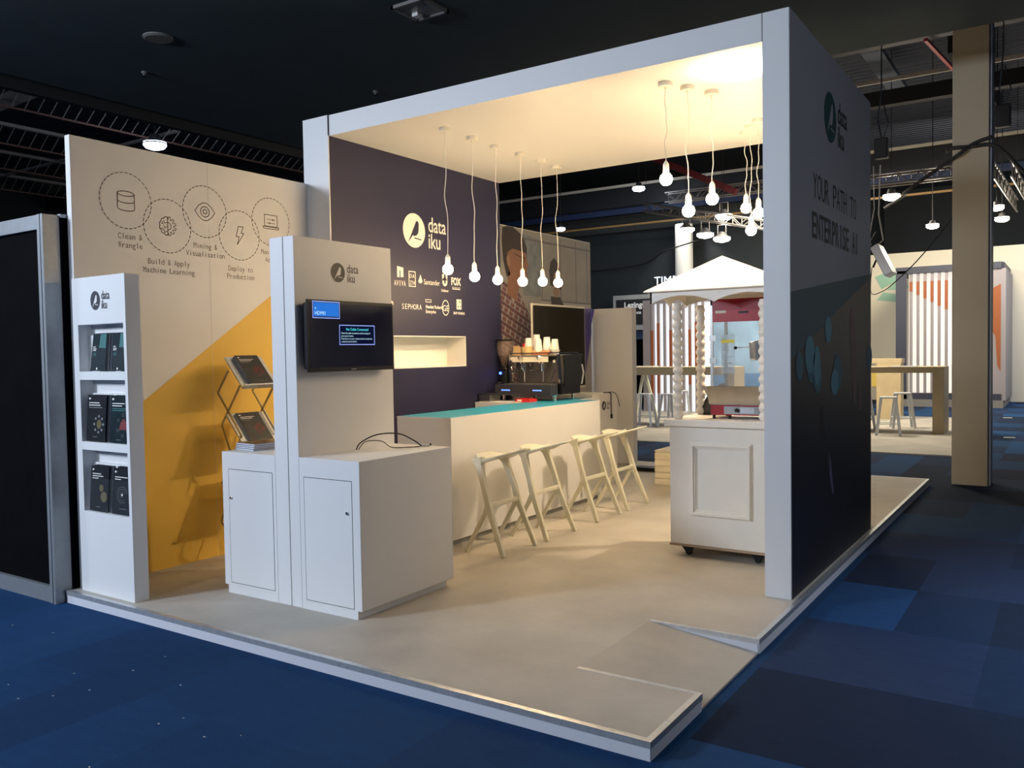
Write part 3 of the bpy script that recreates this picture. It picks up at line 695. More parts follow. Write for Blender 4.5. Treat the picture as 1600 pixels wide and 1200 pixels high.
put_text(m, 'Hewlett Packard', (X, 1.33, 2.125), FX, FZ, .048, 0, bold=.03, cond=.85); put_text(m, 'Enterprise', (X, 1.33, 2.075), FX, FZ, .048, 0, bold=.02, cond=.85)
poly(m, ell(1.665, 2.14, .062, .085, 24), (X, 0, 0), FX, FZ); poly(m, ell(1.665, 2.14, .053, .074, 24), (X, 0, 0), FX, FZ, 1, .001); put_text(m, 'GE', (X+.002, 1.665, 2.105), FX, FZ, .09, 0, 'c', bold=.01)
RC(1.86, 1.95, 2.13, 2.24); RC(1.91, 1.925, 2.20, 2.225, 1, .001); RC(1.88, 1.895, 2.15, 2.17, 1, .001); RC(1.925, 1.94, 2.155, 2.17, 1, .001); T2('BNP PARIBAS', 1.905, 2.075, .042, bold=.03)
m.build('client_marks', [PRINTW, NAVY], lw)
# roof and right wall
rf = bx('roof', -W_, -WR, 0, DN, H-T_, H, WHITE, t)
m = MB().box(-WR, -.004, 0, DR, 0, H, 0); m.box(-.004, 0, 0.002, DR, 0, H, 1)
rw = m.build('right_wall', [WHITE, RWALL], t)
m = MB().box(-W_+WL-.002, -W_+WL+.002, -.0135, 0, H-T_, H).box(-WR-.002, -WR+.002, -.0015, 0, H-T_, H)
m.build('joint_line', GAP, rf)
# outer wall print
m = MB(); O = (.001, 0, 0)
logo(m, (.002, 1.085, 3.36), FX, FZ, .37, 0, 2, 1)
put_text(m, 'YOUR PATH TO', (.002, .58, 2.70), FX, FZ, .26, 1, mono=.118, bold=-.008)
put_text(m, 'ENTERPRISE AI', (.002, .55, 2.42), FX, FZ, .26, 1, mono=.117, bold=.012)
m.build('lettering', [MLOGO, mat('near_black_ink', (.02, .02, .024), .6), RWALL], rw)
m = MB(); D = [(0, .0), (DR, .0), (DR, 2.28), (.0, 1.58)]
poly(m, D, O, FX, FZ, 0)
poly(m, [(0, 1.575), (DR, 2.275), (DR, 2.30), (0, 2.01)], (.0012, 0, 0), FX, FZ, 1)
for cy, cz, a, b, k in ((.20, 1.53, .09, .10, 2), (.47, 1.60, .13, .13, 3), (.52, 1.52, .13, .12, 2), (.66, 1.52, .10, .14, 3), (.68, 1.43, .12, .11, 2), (1.0, 1.78, .10, .10, 3), (1.3, 1.45, .15, .14, 2), (1.2, 1.38, .12, .1, 3), (2.52, 1.55, .12, .12, 2)):
    poly(m, ell(cy, cz, a, b, 28), (.002+.0003*k, 0, 0), FX, FZ, k)
poly(m, [(1.75, 1.95), (1.85, 1.98), (1.98, 1.7), (2.0, 1.55), (1.97, 1.3), (1.93, 1.16), (1.87, 1.17), (1.84, 1.32), (1.78, 1.40), (1.79, 1.55), (1.74, 1.7)], (.002, 0, 0), FX, FZ, 4)
poly(m, [(2.08, 1.32), (2.14, 1.34), (2.18, 1.1), (2.1, 1.12)], (.002, 0, 0), FX, FZ, 4)
poly(m, [(1.0, .88), (1.06, .80), (1.16, .55), (1.13, .52), (1.03, .68)], (.002, 0, 0), FX, FZ, 5)
poly(m, [(.75, 1.2), (.85, 1.22), (.9, .95), (.8, 1.0)], (.002, 0, 0), FX, FZ, 6)
m.build('printed_mural', [MURALD, MTEAL, MBOK2, MBOK, MSKIN, mat('pale_violet_print', (.13, .12, .2), .6), mat('faint_skin_print', (.035, .022, .028), .6)], rw)

# ------------------------------------------------------------------ pendants
ZC = H-T_
def wavy(x, y, z1, z0, ph):
    n = 26; L_ = z1-z0; out = []
    for k in range(n+1):
        u = k/n; a = .010*sin(pi*u)
        out.append((x+a*1.2*sin(u*9+ph)+a*.6*sin(u*21+ph*2), y+a*cos(u*8+ph*1.7), z1-u*L_))
    return out
def pendant(x, y, zb, label, grp, ph):
    t = thing('pendant_lamp', label, 'pendant lamp', (x, y, ZC), grp)
    MB().lathe([(.052, 0), (.054, -.004), (.054, -.03), (.05, -.034), (.012, -.036), (.010, -.044)], (x, y, ZC), 28).build('ceiling_canopy', PLASW, t)
    MB().tube(wavy(x, y, ZC-.04, zb+.125, ph), .0035, 6).build('cord', CORD, t, smooth=True)
    MB().lathe([(.006, .135), (.010, .13), (.018, .118), (.022, .108), (.0235, .05), (.021, .04)], (x, y, zb), 20).build('socket', PLASW, t, smooth=False)
    R_ = .0475
    pr = [(.014, .05), (.016, .044)]+[(R_*sin(a), R_*cos(a)) for a in [radians(d) for d in range(22, 180, 12)]]+[(.002, -R_)]
    MB().lathe(pr, (x, y, zb), 24).build('bulb', BULB, t, smooth=True)
row1 = [(-3.11, .425, 2.394), (-3.105, .82, 2.357), (-3.12, 1.22, 2.353), (-3.09, 1.62, 2.358), (-3.083, 1.993, 2.38), (-3.10, 2.34, 2.388)]
ords = ['nearest', 'second', 'third', 'fourth', 'fifth', 'sixth and farthest']
for i, (x, y, z) in enumerate(row1):
    pendant(x, y, z, ords[i]+' bare bulb pendant of the six in a row above the bar counter', 'pendants over the bar counter', i*1.3)
for i, (x, y, z) in enumerate([(-1.025, .41, 2.924), (-.922, .59, 2.70), (-.815, .81, 2.81)]):
    pendant(x, y, z, ['leftmost and highest', 'middle and lowest', 'rightmost'][i]+' bulb of the three front pendants left of the right pillar', 'front cluster of three pendants', 4+i*1.9)
for i, (x, y, z) in enumerate([(-.995, 2.18, 2.94), (-.892, 2.0, 2.707), (-.775, 1.84, 2.828)]):
    pendant(x, y, z, ['leftmost bulb', 'lowest bulb', 'bulb closest to the pillar'][i]+' of the far pendant cluster half behind the right pillar', 'far cluster of three pendants', 9+i*1.1)
# unseen spotlights assumed inside the right pillar, for the bright ceiling and cart roof
t = thing('unseen_wall_spotlight', 'small white unseen wall spotlight on the inner face of the right pillar', 'spotlight', (-WR-.05, .55, 3.25))
MB().lathe([(.04, -.06), (.055, .0), (.055, .05)], (-WR-.10, .55, 3.25), 20).build('head', PLASW, t)
MB().tube([(-WR, .55, 3.2), (-WR-.06, .55, 3.2)], .012, 8).build('bracket', PLASW, t)
lamp('spot_light', 'SPOT', (-WR-.13, .42, 3.30), 55, (1, .86, .6), .05, (-.42, .38, 3.64), radians(95), .9)
t = thing('unseen_wall_spotlight', 'added unseen white wall spotlight deeper on the inner pillar face, aimed at the bar', 'spotlight', (-WR-.05, 2.0, 3.1))  # added out of view to brighten the bar front
MB().lathe([(.04, -.06), (.055, .0), (.055, .05)], (-WR-.10, 2.0, 3.1), 20).build('head', PLASW, t)
MB().tube([(-WR, 2.0, 3.05), (-WR-.06, 2.0, 3.05)], .012, 8).build('bracket', PLASW, t)
lamp('spot_light', 'SPOT', (-WR-.18, 2.0, 3.0), 230, (1, .80, .56), .035, (-2.7, 1.2, .35), radians(78), .6)
lamp('spot_light', 'SPOT', (-WR-.14, .75, 3.16), 45, (1, .88, .66), .04, (-.75, 1.2, 2.2), radians(60), .5)  # further unseen beam for the cart roof, no fixture

# ------------------------------------------------------------------ infographic wall
IX = -4.396; IH = 3.237; IY = -2.242
t = thing('infographic_wall', 'tall beige and yellow wall with dashed circles and process icons', 'display wall', (IX, -1, 0))
pn = MB().box(IX-.058, IX, IY, -.0, 0, IH).build('panel', WALLW, t)
m = MB(); yl = (IX+.001, 0, 0)
poly(m, [(IY+.02, .0), (-.01, .0), (-.01, 2.50), (IY+.02, .99)], yl, FX, FZ, 0); m.build('yellow_field', YELL, pn)
m = MB().box(IX, IX+.0015, -1.10, -1.098, 0, IH); m.build('seam', mat('faint_seam', (.70, .68, .65), .6), pn)
m = MB(); O = (IX+.002, 0, 0); lw_ = .0065
ic = [(-1.825, 2.83), (-1.48, 2.68), (-1.133, 2.836), (-.794, 2.68), (-.451, 2.834)]
for cy, cz in ic: dashed(m, cy, cz, .208, .006, O, FX, FZ, 0, 34)
def st(pts, closed=False, w_=lw_): stroke(m, pts, w_, O, FX, FZ, 0, closed)
cy, cz = ic[0]
st(ell(cy, cz+.052, .068, .018, 24), True); st(ell(cy, cz, .068, .018, 14, pi, 2*pi, False)); st(ell(cy, cz-.058, .068, .018, 14, pi, 2*pi, False))
st([(cy-.068, cz+.052), (cy-.068, cz-.058)]); st([(cy+.068, cz+.052), (cy+.068, cz-.058)])
cy, cz = ic[1]     # half brain, half gear
lobes = []
for k in range(19):
    a = pi/2+pi*k/18; r_ = .066+.008*abs(sin(k*pi/3)); lobes.append((cy+r_*cos(a), cz+r_*sin(a)))
st(lobes); st([(cy, cz+.072), (cy, cz-.072)])
for z_ in (.03, -.005, -.04): st([(cy-.006, cz+z_), (cy-.028, cz+z_-.01), (cy-.034, cz+z_+.012)], w_=.005)
st([(cy-.06, cz+.02), (cy-.042, cz+.016), (cy-.044, cz+.036)], w_=.005); st([(cy-.062, cz-.022), (cy-.046, cz-.02), (cy-.042, cz-.036)], w_=.005)
g = [(cy, cz+.072)]
for k in range(6):
    a0 = pi/2-pi*(k+.18)/6; a1 = pi/2-pi*(k+.5)/6; a2 = pi/2-pi*(k+.82)/6
    g += [(cy+.054*cos(a0), cz+.054*sin(a0)), (cy+.075*cos(a0-.05), cz+.075*sin(a0-.05)), (cy+.075*cos(a2+.05), cz+.075*sin(a2+.05)), (cy+.054*cos(a2), cz+.054*sin(a2))]
st(g+[(cy, cz-.072)], w_=.005); st(ell(cy, cz, .03, .03, 12, -pi/2, pi/2, False), w_=.005)
cy, cz = ic[2]     # eye
for R_ in (.018, .042): st(ell(cy, cz, R_, R_, 24), True)
st([(cy-.095, cz), (cy-.06, cz+.045), (cy-.02, cz+.07), (cy+.02, cz+.07), (cy+.06, cz+.045), (cy+.095, cz), (cy+.06, cz-.045), (cy+.02, cz-.07), (cy-.02, cz-.07), (cy-.06, cz-.045)], True)
cy, cz = ic[3]     # lightning
st([(cy-.01, cz+.075), (cy+.04, cz+.075), (cy+.018, cz+.02), (cy+.045, cz+.02), (cy-.025, cz-.08), (cy-.004, cz-.012), (cy-.035, cz-.012)], True)
cy, cz = ic[4]     # laptop
st([(cy-.07, cz-.04), (cy-.07, cz+.06), (cy+.07, cz+.06), (cy+.07, cz-.04)], True); st([(cy-.09, cz-.045), (cy+.09, cz-.045), (cy+.08, cz-.062), (cy-.08, cz-.062)], True)
st([(cy-.045, cz+.02), (cy+.045, cz+.02)], w_=.005); st([(cy-.045, cz-.012), (cy+.045, cz-.012)], w_=.005)
for a, b in ((.02, .02), (-.02, -.012)): poly(m, [(cy+a, cz+b-.012), (cy+a+.018, cz+b), (cy+a, cz+b+.012)], O, FX, FZ)
for (cy, z0), lines in zip([(-1.80, 2.545), (-1.475, 2.375), (-1.137, 2.535), (-.791, 2.375), (-.44, 2.545)],
                           [('Clean &', 'Wrangle'), ('Build & Apply', 'Machine Learning'), ('Mining &', 'Visualisation'), ('Deploy to', 'Production'), ('Monitor &', 'Adjust')]):
    for k, s_ in enumerate(lines):
        put_text(m, s_, (IX+.002, cy, z0-k*.066), FX, FZ, .062, 0, 'c', mono=.0285, bold=-.004)
m.build('infographic_print', INKB, pn)

# ------------------------------------------------------------------ photo wall behind the portal
t = thing('photo_wall', 'wall photo print of a person in plaid shirt by grey panels', 'display wall', (IX, 4, 0))
MB().box(IX-.058, IX, DN, 5.5, 0, IH).build('panel', WALLW, t)
m = MB(); O = (IX+.001, 0, 0)
def PG(pts, mi, l=0): poly(m, pts, (IX+.001+l*.0008, 0, 0), FX, FZ, mi)
PG([(DN, 1.0), (5.5, 1.0), (5.5, IH-.01), (DN, IH-.01)], 0)
PG([(3.66, 2.38), (4.1, 2.38), (4.1, 3.13), (3.66, 3.18)], 2, 1)
for y_ in (4.12, 4.62, 5.05, 5.38): PG([(y_, 2.33), (y_+.02, 2.33), (y_+.02, 3.2), (y_, 3.2)], 1, 1)
PG([(3.6, 3.10), (5.5, 3.10), (5.5, 3.125), (3.6, 3.125)], 1, 2); PG([(4.1, 2.33), (5.5, 2.33), (5.5, 2.35), (4.1, 2.35)], 1, 1)
PG([(4.1, 1.0), (5.5, 1.0), (5.5, 2.33), (4.1, 2.33)], 3, 1)
# second figure: dark hair, face, shoulder
PG([(4.32, 2.75), (4.36, 2.87), (4.45, 2.93), (4.55, 2.87), (4.62, 2.72), (4.64, 2.5), (4.34, 2.55)], 4, 3)
PG([(4.44, 2.72), (4.52, 2.74), (4.58, 2.6), (4.58, 2.45), (4.50, 2.38), (4.42, 2.45)], 7, 4)
PG([(4.35, 2.4), (4.6, 2.4), (4.72, 2.28), (4.82, 2.0), (4.4, 2.0)], 4, 2)
# main figure
PG([(3.18, 3.05), (3.20, 3.2), (3.3, 3.232), (3.45, 3.232), (3.66, 3.15), (3.76, 3.0), (3.76, 2.85), (3.55, 2.8), (3.35, 2.62), (3.28, 2.6), (3.21, 2.8)], 4, 4)
PG([(3.30, 2.9), (3.42, 2.96), (3.58, 2.95), (3.74, 2.93), (3.76, 2.84), (3.80, 2.76), (3.75, 2.72), (3.76, 2.6), (3.70, 2.53), (3.55, 2.47), (3.42, 2.5), (3.32, 2.72)], 5, 5)
PG([(3.33, 2.7), (3.5, 2.6), (3.56, 2.48), (3.50, 2.3), (3.28, 2.38)], 5, 4)
PG([(3.28, 2.84), (3.33, 2.88), (3.37, 2.8), (3.35, 2.72), (3.30, 2.74)], 6, 6)
stroke(m, [(3.46, 2.90), (3.62, 2.87), (3.72, 2.86)], .012, (IX+.0065, 0, 0), FX, FZ, 4); stroke(m, ell(3.66, 2.84, .05, .035, 14), .008, (IX+.0065, 0, 0), FX, FZ, 4, True)
PG([(3.68, 2.665), (3.755, 2.66), (3.755, 2.675), (3.70, 2.685)], 8, 6)
PG([(2.8, 2.3), (3.2, 2.55), (3.3, 2.5), (3.42, 2.25), (3.55, 2.42), (3.75, 2.2), (3.85, 2.05), (3.75, 1.4), (2.8, 1.0)], 9, 3)
PG([(3.5, 2.15), (3.9, 2.10), (4.35, 2.2), (4.45, 2.08), (4.0, 1.88), (3.7, 1.75), (3.3, 2.0)], 9, 4)
PG([(4.33, 2.2), (4.5, 2.28), (4.62, 2.24), (4.60, 2.14), (4.45, 2.07)], 7, 5)
PG([(5.3, 2.27), (5.5, 2.27), (5.5, 1.9), (5.3, 1.3)], 10, 5)
m.build('photo_print', [MURG, MURD, MURB, MURL, HAIR, SKIN, SKIN2, SKIN2, mat('printed_lip', (.2, .05, .05), .6), PLAID, VIOL], t)
# dark glass display in front of the photo wall
t = thing('display_screen', 'dark glass display with thin pale frame in front of the photo wall', 'display screen', (-3.9, 3.7, 0))
bx('frame', -3.935, -3.915, 3.10, 4.43, 1.17, 2.24, mat('pale_screen_frame', (.7, .66, .58), .4), t, .004)
bx('glass', -3.915, -3.905, 3.12, 4.40, 1.2, 2.215, GLASSD, t)
bx('stand', -3.97, -3.936, 3.7, 3.8, 0.0, 1.2, STEEL, t); bx('base_plate', -4.2, -3.8, 3.45, 4.05, 0, .02, STEEL, t)

# ------------------------------------------------------------------ brochure towers
def brochure_tower(bx0, bx1, by, bd, bh, label, flip=False):
    t = thing('brochure_tower', label, 'brochure stand', ((bx0+bx1)/2, by, 0))
    g0, g1 = bx0+.065, bx1-.03
    niches = [(1.563, 1.89), (1.07, 1.505), (.578, 1.013)]
    m = MB(); zs = [0]
    m.box(bx0, g0, by, by+bd, 0, bh).box(g1, bx1, by, by+bd, 0, bh)
    prev = 0
    for a, b in sorted(niches): m.box(g0, g1, by, by+bd, prev, a); prev = b
    m.box(g0, g1, by, by+bd, prev, bh); m.box(g0, g1, by+bd-.006, by+bd, 0, bh)
    m.build('body', WHITE, t)
    return t, g0, g1, niches
t, g0, g1, niches = brochure_tower(-4.385, -3.745, -2.2675, .108, 2.2185, 'white brochure tower with three filled niches at the front left corner')
m = MB(); logo(m, (-4.094, -2.2695, 2.052), GX, FZ, .13, 0, 1, 0, tx=.88); m.build('logo', [INK, WHITE], t)
for a, b in niches:
    MB().box(g0, g1, -2.19, -2.165, a, a+(b-a)*.78).build('back_ledge', WHITE, t)
    p = MB().box(g0+.01, g1-.005, -2.262, -2.259, a, a+(b-a)*(.55 if a > 1.2 or a < .8 else .0001)+.002)
    if not (.9 < a < 1.2): p.build('acrylic_pocket', ACRY, t)
bf = thing('brochure_tower', 'white tower with violet corner print at the rear of the stand', 'brochure stand', (-4.1, 5.8, 0))
MB().box(-4.62, -3.79, 5.62, 5.75, 0, 2.27).build('body', WALLW, bf)
m = MB(); poly(m, [(-4.619, 2.268), (-4.40, 2.268), (-4.619, 1.35)], (0, 5.618, 0), GX, FZ); m.build('violet_print', VIOL, bf)

def brochure(x0, x1, zb, h, yb, tilt, label, grp, cover, deco=None, thick=.008):
    """closed brochure standing on zb, leaning back by tilt (radians)"""
    t = thing('brochure', label, 'brochure', ((x0+x1)/2, yb, zb), grp)
    c, s_ = cos(tilt), sin(tilt)
    U_ = Vector((0, s_, c)); N = Vector((0, -c, s_)); O = Vector((x0, yb, zb+.002)); W2 = x1-x0
    def slab(a, b, e=0):
        v = [O+GXv*(e+(W2-2*e)*i)+U_*(e+(h-2*e)*j)-N*k for k in (a, b) for j in (0, 1) for i in (0, 1)]
        return MB().add(v, [(0, 1, 3, 2), (4, 6, 7, 5), (0, 4, 5, 1), (2, 3, 7, 6), (0, 2, 6, 4), (1, 5, 7, 3)])
    slab(0, .001).build('cover', cover, t); slab(.001, thick-.001, .002).build('pages', PAPER, t); slab(thick-.001, thick).build('back_cover', cover, t)
    if deco:
        m = MB(); deco(m, O+N*.0006, GXv, U_, W2, h); m.build('cover_print', [PRINTW, TEALP, REDP, GOLDP, GREYP], t)
    return t
GXv = Vector((1, 0, 0))
def P2(m, pts, O, R, U_, mi): poly(m, pts, O, R, U_, mi)
def rct(m, O, R, U_, x0, x1, y0, y1, mi): poly(m, [(x0, y0), (x1, y0), (x1, y1), (x0, y1)], O, R, U_, mi)
def head(m, O, R, U_, W2, h, lines):
    rct(m, O, R, U_, W2*.08, W2*.16, h*.90, h*.94, 0); rct(m, O, R, U_, W2*.17, W2*.2, h*.90, h*.94, 4)
    for z_, a, c_ in lines: rct(m, O, R, U_, W2*.09, W2*a, h*z_, h*(z_+.018), c_)
def deco_ai(m, O, R, U_, W2, h):
    P2(m, [(W2*.5, h*.62), (W2*.98, h*.6), (W2*.98, h*.98), (W2*.55, h*.98)], O, R, U_, 1)
    for z_, a in ((.63, .25), (.58, .32), (.54, .3)): rct(m, O, R, U_, W2*.08, W2*a, h*z_, h*(z_+.02), 0)
    put_text(m, 'AI', O+R*W2*.12+U_*h*.40+R.cross(U_)*.0005, R, U_, h*.14, 1, bold=.02)
    poly(m, ell(W2*.45, h*.06, W2*.05, W2*.05, 10), O, R, U_, 0)
def deco_bubbles(m, O, R, U_, W2, h):
    head(m, O, R, U_, W2, h, ((.82, .66, 0), (.77, .72, 0), (.72, .82, 4)))
    for k in range(8):
        a = k*pi/4; poly(m, ell(W2*.66+W2*.24*cos(a), h*.37+h*.17*sin(a), W2*.055, h*.03, 12), O, R, U_, 4)
    poly(m, ell(W2*.68, h*.37, W2*.13, h*.1, 18), O, R, U_, 3)
    rct(m, O, R, U_, W2*.36, W2*.62, h*.09, h*.1, 4)
def deco_ring(m, O, R, U_, W2, h):
    head(m, O, R, U_, W2, h, ((.82, .74, 0), (.77, .6, 0), (.71, .8, 1), (.67, .75, 1)))
    poly(m, [(W2*.5, h*.28), (W2*.95, h*.28), (W2*.9, h*.42), (W2*.7, h*.52), (W2*.56, h*.42)], O, R, U_, 2)
    for k in range(6):
        a = pi/2+k*pi/3; stroke(m, ell(W2*.68+W2*.28*cos(a), h*.37+h*.22*sin(a), W2*.055, h*.03, 12), .0025, O, R, U_, 4, True)
    rct(m, O, R, U_, W2*.36, W2*.62, h*.06, h*.07, 4)
def deco_gold(m, O, R, U_, W2, h):
    head(m, O, R, U_, W2, h, ((.82, .6, 0), (.77, .72, 0), (.72, .45, 0)))
    poly(m, ell(W2*.64, h*.52, W2*.12, h*.08, 14), O, R, U_, 3); poly(m, ell(W2*.8, h*.33, W2*.19, h*.12, 14), O, R, U_, 3)
    for r_ in (.07, .11): stroke(m, ell(W2*.8, h*.33, W2*r_, h*r_*.7, 12), .002, O+R.cross(U_)*.0004, R, U_, 4, True)
    rct(m, O, R, U_, W2*.36, W2*.62, h*.09, h*.1, 4)
def deco_orbit(m, O, R, U_, W2, h):
    head(m, O, R, U_, W2, h, ((.80, .78, 0), (.75, .42, 0)))
    for r_ in (.10, .2, .28): stroke(m, ell(W2*.52, h*.43, W2*r_, h*r_*.62, 20, .3, 5.2, False), .0025, O, R, U_, 4)
    poly(m, ell(W2*.52, h*.43, W2*.04, h*.03, 12), O, R, U_, 0); rct(m, O, R, U_, W2*.4, W2*.78, h*.12, h*.13, 4)
X0 = -4.32; Y0 = -2.244
# top niche
brochure(-4.215, -4.045, 1.565, .262, -2.25, .12, 'teal AI brochure at left in the top niche of the tower', 'brochures in the tower niches', COVT, deco_ai)
brochure(-3.965, -3.80, 1.565, .262, -2.25, .10, 'teal AI brochure at right in the top niche of the tower', 'brochures in the tower niches', COVT, deco_ai)
brochure(-4.30, -4.075, 1.072, .325, -2.25, .08, 'dark brochure with ring of pale dots, left in middle niche', 'brochures in the tower niches', COVER, deco_bubbles)
brochure(-4.015, -3.79, 1.072, .325, -2.25, .08, 'slate brochure with red core diagram, right in middle niche', 'brochures in the tower niches', COVT, deco_ring)
brochure(-4.285, -4.075, .58, .315, -2.25, .08, 'dark brochure with gold cluster print, left in bottom niche', 'brochures in the tower niches', COVER, deco_gold)
brochure(-4.01, -3.795, .58, .315, -2.25, .08, 'dark brochure with white orbit print, right in bottom niche', 'brochures in the tower niches', COVER, deco_orbit)
for (a, b, z_, h_, nm) in ((-4.20, -4.02, 1.565, .262, 'left stack of the top niche'), (-3.95, -3.79, 1.565, .262, 'right stack of the top niche'), (-4.265, -4.045, 1.072, .325, 'left stack of the middle niche'), (-3.99, -3.785, 1.072, .325, 'right stack of the middle niche'), (-4.265, -4.045, .58, .32, 'left stack of the bottom niche'), (-3.985, -3.785, .58, .325, 'right stack of the bottom niche')):
    for k in range(3):
        brochure(a+k*.004, b+k*.004, z_, h_+.001*k, -2.236+k*.012, .08, 'spare brochure edge behind the front copy, '+nm, 'spare copies in the '+nm, COVER)
brochure(-3.97, -3.78, .58, .335, -2.199, .06, 'pink edged leaflet behind the bottom right brochures', None, PINK)

# ------------------------------------------------------------------ display towers with cabinets
S1, S0, SLx, SY, SD, HS, CH, CXr, CLx, CY, PZ = -2.67, -2.765, -2.896, -1.765, -.831, 2.425, .9895, -2.137, -3.445, -.838, .055
def door(parent, x0, x1, z0, z1, y, lockx, lockz):
    g = .004
    m = MB().box(x0-g, x1+g, y-.0006, y+.01, z0-g, z0).box(x0-g, x1+g, y-.0006, y+.01, z1, z1+g).box(x0-g, x0, y-.0006, y+.01, z0, z1).box(x1, x1+g, y-.0006, y+.01, z0, z1)
    d = MB().box(x0, x1, y-.0012, y+.01, z0, z1).build('door', WHITE, parent)
    m.build('door_gap', GAP, d)
    MB().lathe([(.011, 0), (.011, -.008), (.008, -.010)], (lockx, y-.001, lockz), 16, axis='y').build('lock', CHROME, d)
t = thing('display_tower', 'white display tower with low cabinet, carrying the television', 'display tower', (-2.4, SY, 0))
bx('upright_panel', S0, S1, SY, SD, 0, HS, WHITE, t, .002)
bx('cabinet_body', S1, CXr, SY, CY, PZ, CH, WHITE, t, .002)
bx('plinth', S1, CXr-.035, SY, CY-.04, 0, PZ, WHITE, t)
door(t, -2.625, -2.205, .065, .862, SY, -2.244, .662)
m = MB(); logo(m, (S1+.0015, -1.372, 2.212), FX, FZ, .132, 0, 1, 0); m.build('logo', [mat('warm_grey_print', (.11, .10, .085), .6), WHITE], t)
t2 = thing('display_tower', 'white display tower with low cabinet, carrying the brochure pile', 'display tower', (-3.1, SY, 0))
bx('upright_panel', SLx, S0-.008, SY, SD, 0, HS, WHITE, t2, .002)
bx('cabinet_body', CLx, SLx, SY, CY, PZ, CH, WHITE, t2, .002)
bx('plinth', CLx+.035, SLx, SY, CY-.04, 0, PZ, WHITE, t2)
door(t2, -3.375, -2.93, .078, .868, SY, -3.352, .672)
SEAM = mat('pale_seam', (.45, .46, .5), .6)
bx('seam', SLx-.0015, SLx+.0015, SY-.0008, SY+.01, 0, CH, SEAM, t2); bx('seam', S1-.0015, S1+.0015, SY-.0008, SY+.01, 0, CH, SEAM, t)
bx('gap_backing', S0-.008, S0, SY+.03, SD, 0, HS-.01, GAP, t2)

# television
t = thing('television', 'black flat television showing a blue no cable message', 'television', (-2.6, -1.3, 1.78))
ty0, ty1, tz0, tz1, txx = -1.735, -.905, 1.540, 2.014, -2.59
bx('back_shell', S1+.015, txx-.012, ty0+.02, ty1-.02, tz0+.02, tz1-.02, BLACK, t, .01)
bx('bezel', txx-.014, txx, ty0, ty1, tz0, tz1, BLACK, t, .004)
sc = bx('screen', txx-.001, txx+.0006, ty0+.016, ty1-.014, tz0+.028, tz1-.02, SCREEN, t)
bx('wall_bracket', S1, S1+.02, -1.5, -1.15, 1.68, 1.88, BLKM, t)
m = MB(); O = (txx+.0014, ty0, tz0)
TW, TH = ty1-ty0, tz1-tz0
rct(m, O, Vector(FX), Vector(FZ), .055, .28, .365, .455, 0); stroke(m, [(.048, .355), (.288, .355), (.288, .462), (.048, .462)], .005, O, FX, FZ, 1, True)
put_text(m, '«', (txx+.002, ty0+.065, tz0+.41), FX, FZ, .03, 3); put_text(m, 'HDMI1', (txx+.002, ty0+.065, tz0+.375), FX, FZ, .034, 3, bold=.0)
rct(m, O, Vector(FX), Vector(FZ), .29, .62, .185, .305, 4); stroke(m, [(.285, .18), (.625, .18), (.625, .31), (.285, .31)], .005, O, FX, FZ, 1, True)
put_text(m, 'No Cable Connected', (txx+.002, ty0+.455, tz0+.275), FX, FZ, .025, 2, 'c')
for k, s_ in enumerate(('Check the cable connections and the settings of', 'your source device.', 'Press Source on your remote control to select the', 'connected source device.')):
    put_text(m, s_, (txx+.002, ty0+.30, tz0+.252-k*.019), FX, FZ, .0165, 3, cond=.88)
m.build('screen_message', [SBLUE, SLINE, SCYAN, SWHT, SDARK], sc)
m = MB(); put_text(m, 'SAMSUNG', (txx+.001, -1.32, tz0+.009), FX, FZ, .011, 0, 'c', bold=.02); m.build('brand_lettering', mat('silver_print', (.6, .6, .6), .4), t)

cable('black_cable', [(-2.62, -1.285, CH-.0), (-2.60, -1.26, CH+.05), (-2.53, -1.17, CH+.10), (-2.44, -1.05, CH+.10), (-2.37, -.97, CH+.05), (-2.33, -.93, CH+.006)], .0045, BLACK, 'thick black cable arching highest over the cabinet top', 'cables on the television cabinet')
cable('black_cable', [(-2.612, -1.275, CH), (-2.58, -1.23, CH+.055), (-2.50, -1.16, CH+.055), (-2.44, -1.12, CH+.01), (-2.38, -1.02, CH+.004), (-2.335, -.95, CH+.004)], .003, BLACK, 'thin black cable sagging under the thick one on the cabinet', 'cables on the television cabinet')
t = thing('cable_adapter', 'small pale plug lying on the television cabinet edge', 'plug', (-2.33, -.92, CH))
MB().obox((-2.325, -.90, CH+.008), ((.8, .6, 0), (-.6, .8, 0), (0, 0, 1)), (.035, .01, .006)).build('plug_body', PLASW, t); MB().sphere((-2.30, -.865, CH+.012), .008, 10).build('plug_tip', BLACK, t)

# magazine rack (folding zigzag) behind the left cabinet
t = thing('magazine_rack', 'folding zigzag aluminium literature rack by the yellow wall', 'magazine rack', (-4.05, -1.1, 0))
ry0, ry1 = -1.13, -.78
RKX = -4.08
# scissor arms seen from the front: right plane and left plane (x), trays tilt down toward -y / +x
def P3(u, s_, z_): return Vector((-4.30+u*.42, -1.05+s_*.26, z_))
rxa, rxb = -4.27, -3.86
def arm(a, b, parent=None, w_=.018): MB().bar(a, b, w_, .008, upv=(0, 1, 0)).build('arm', STEEL, t)
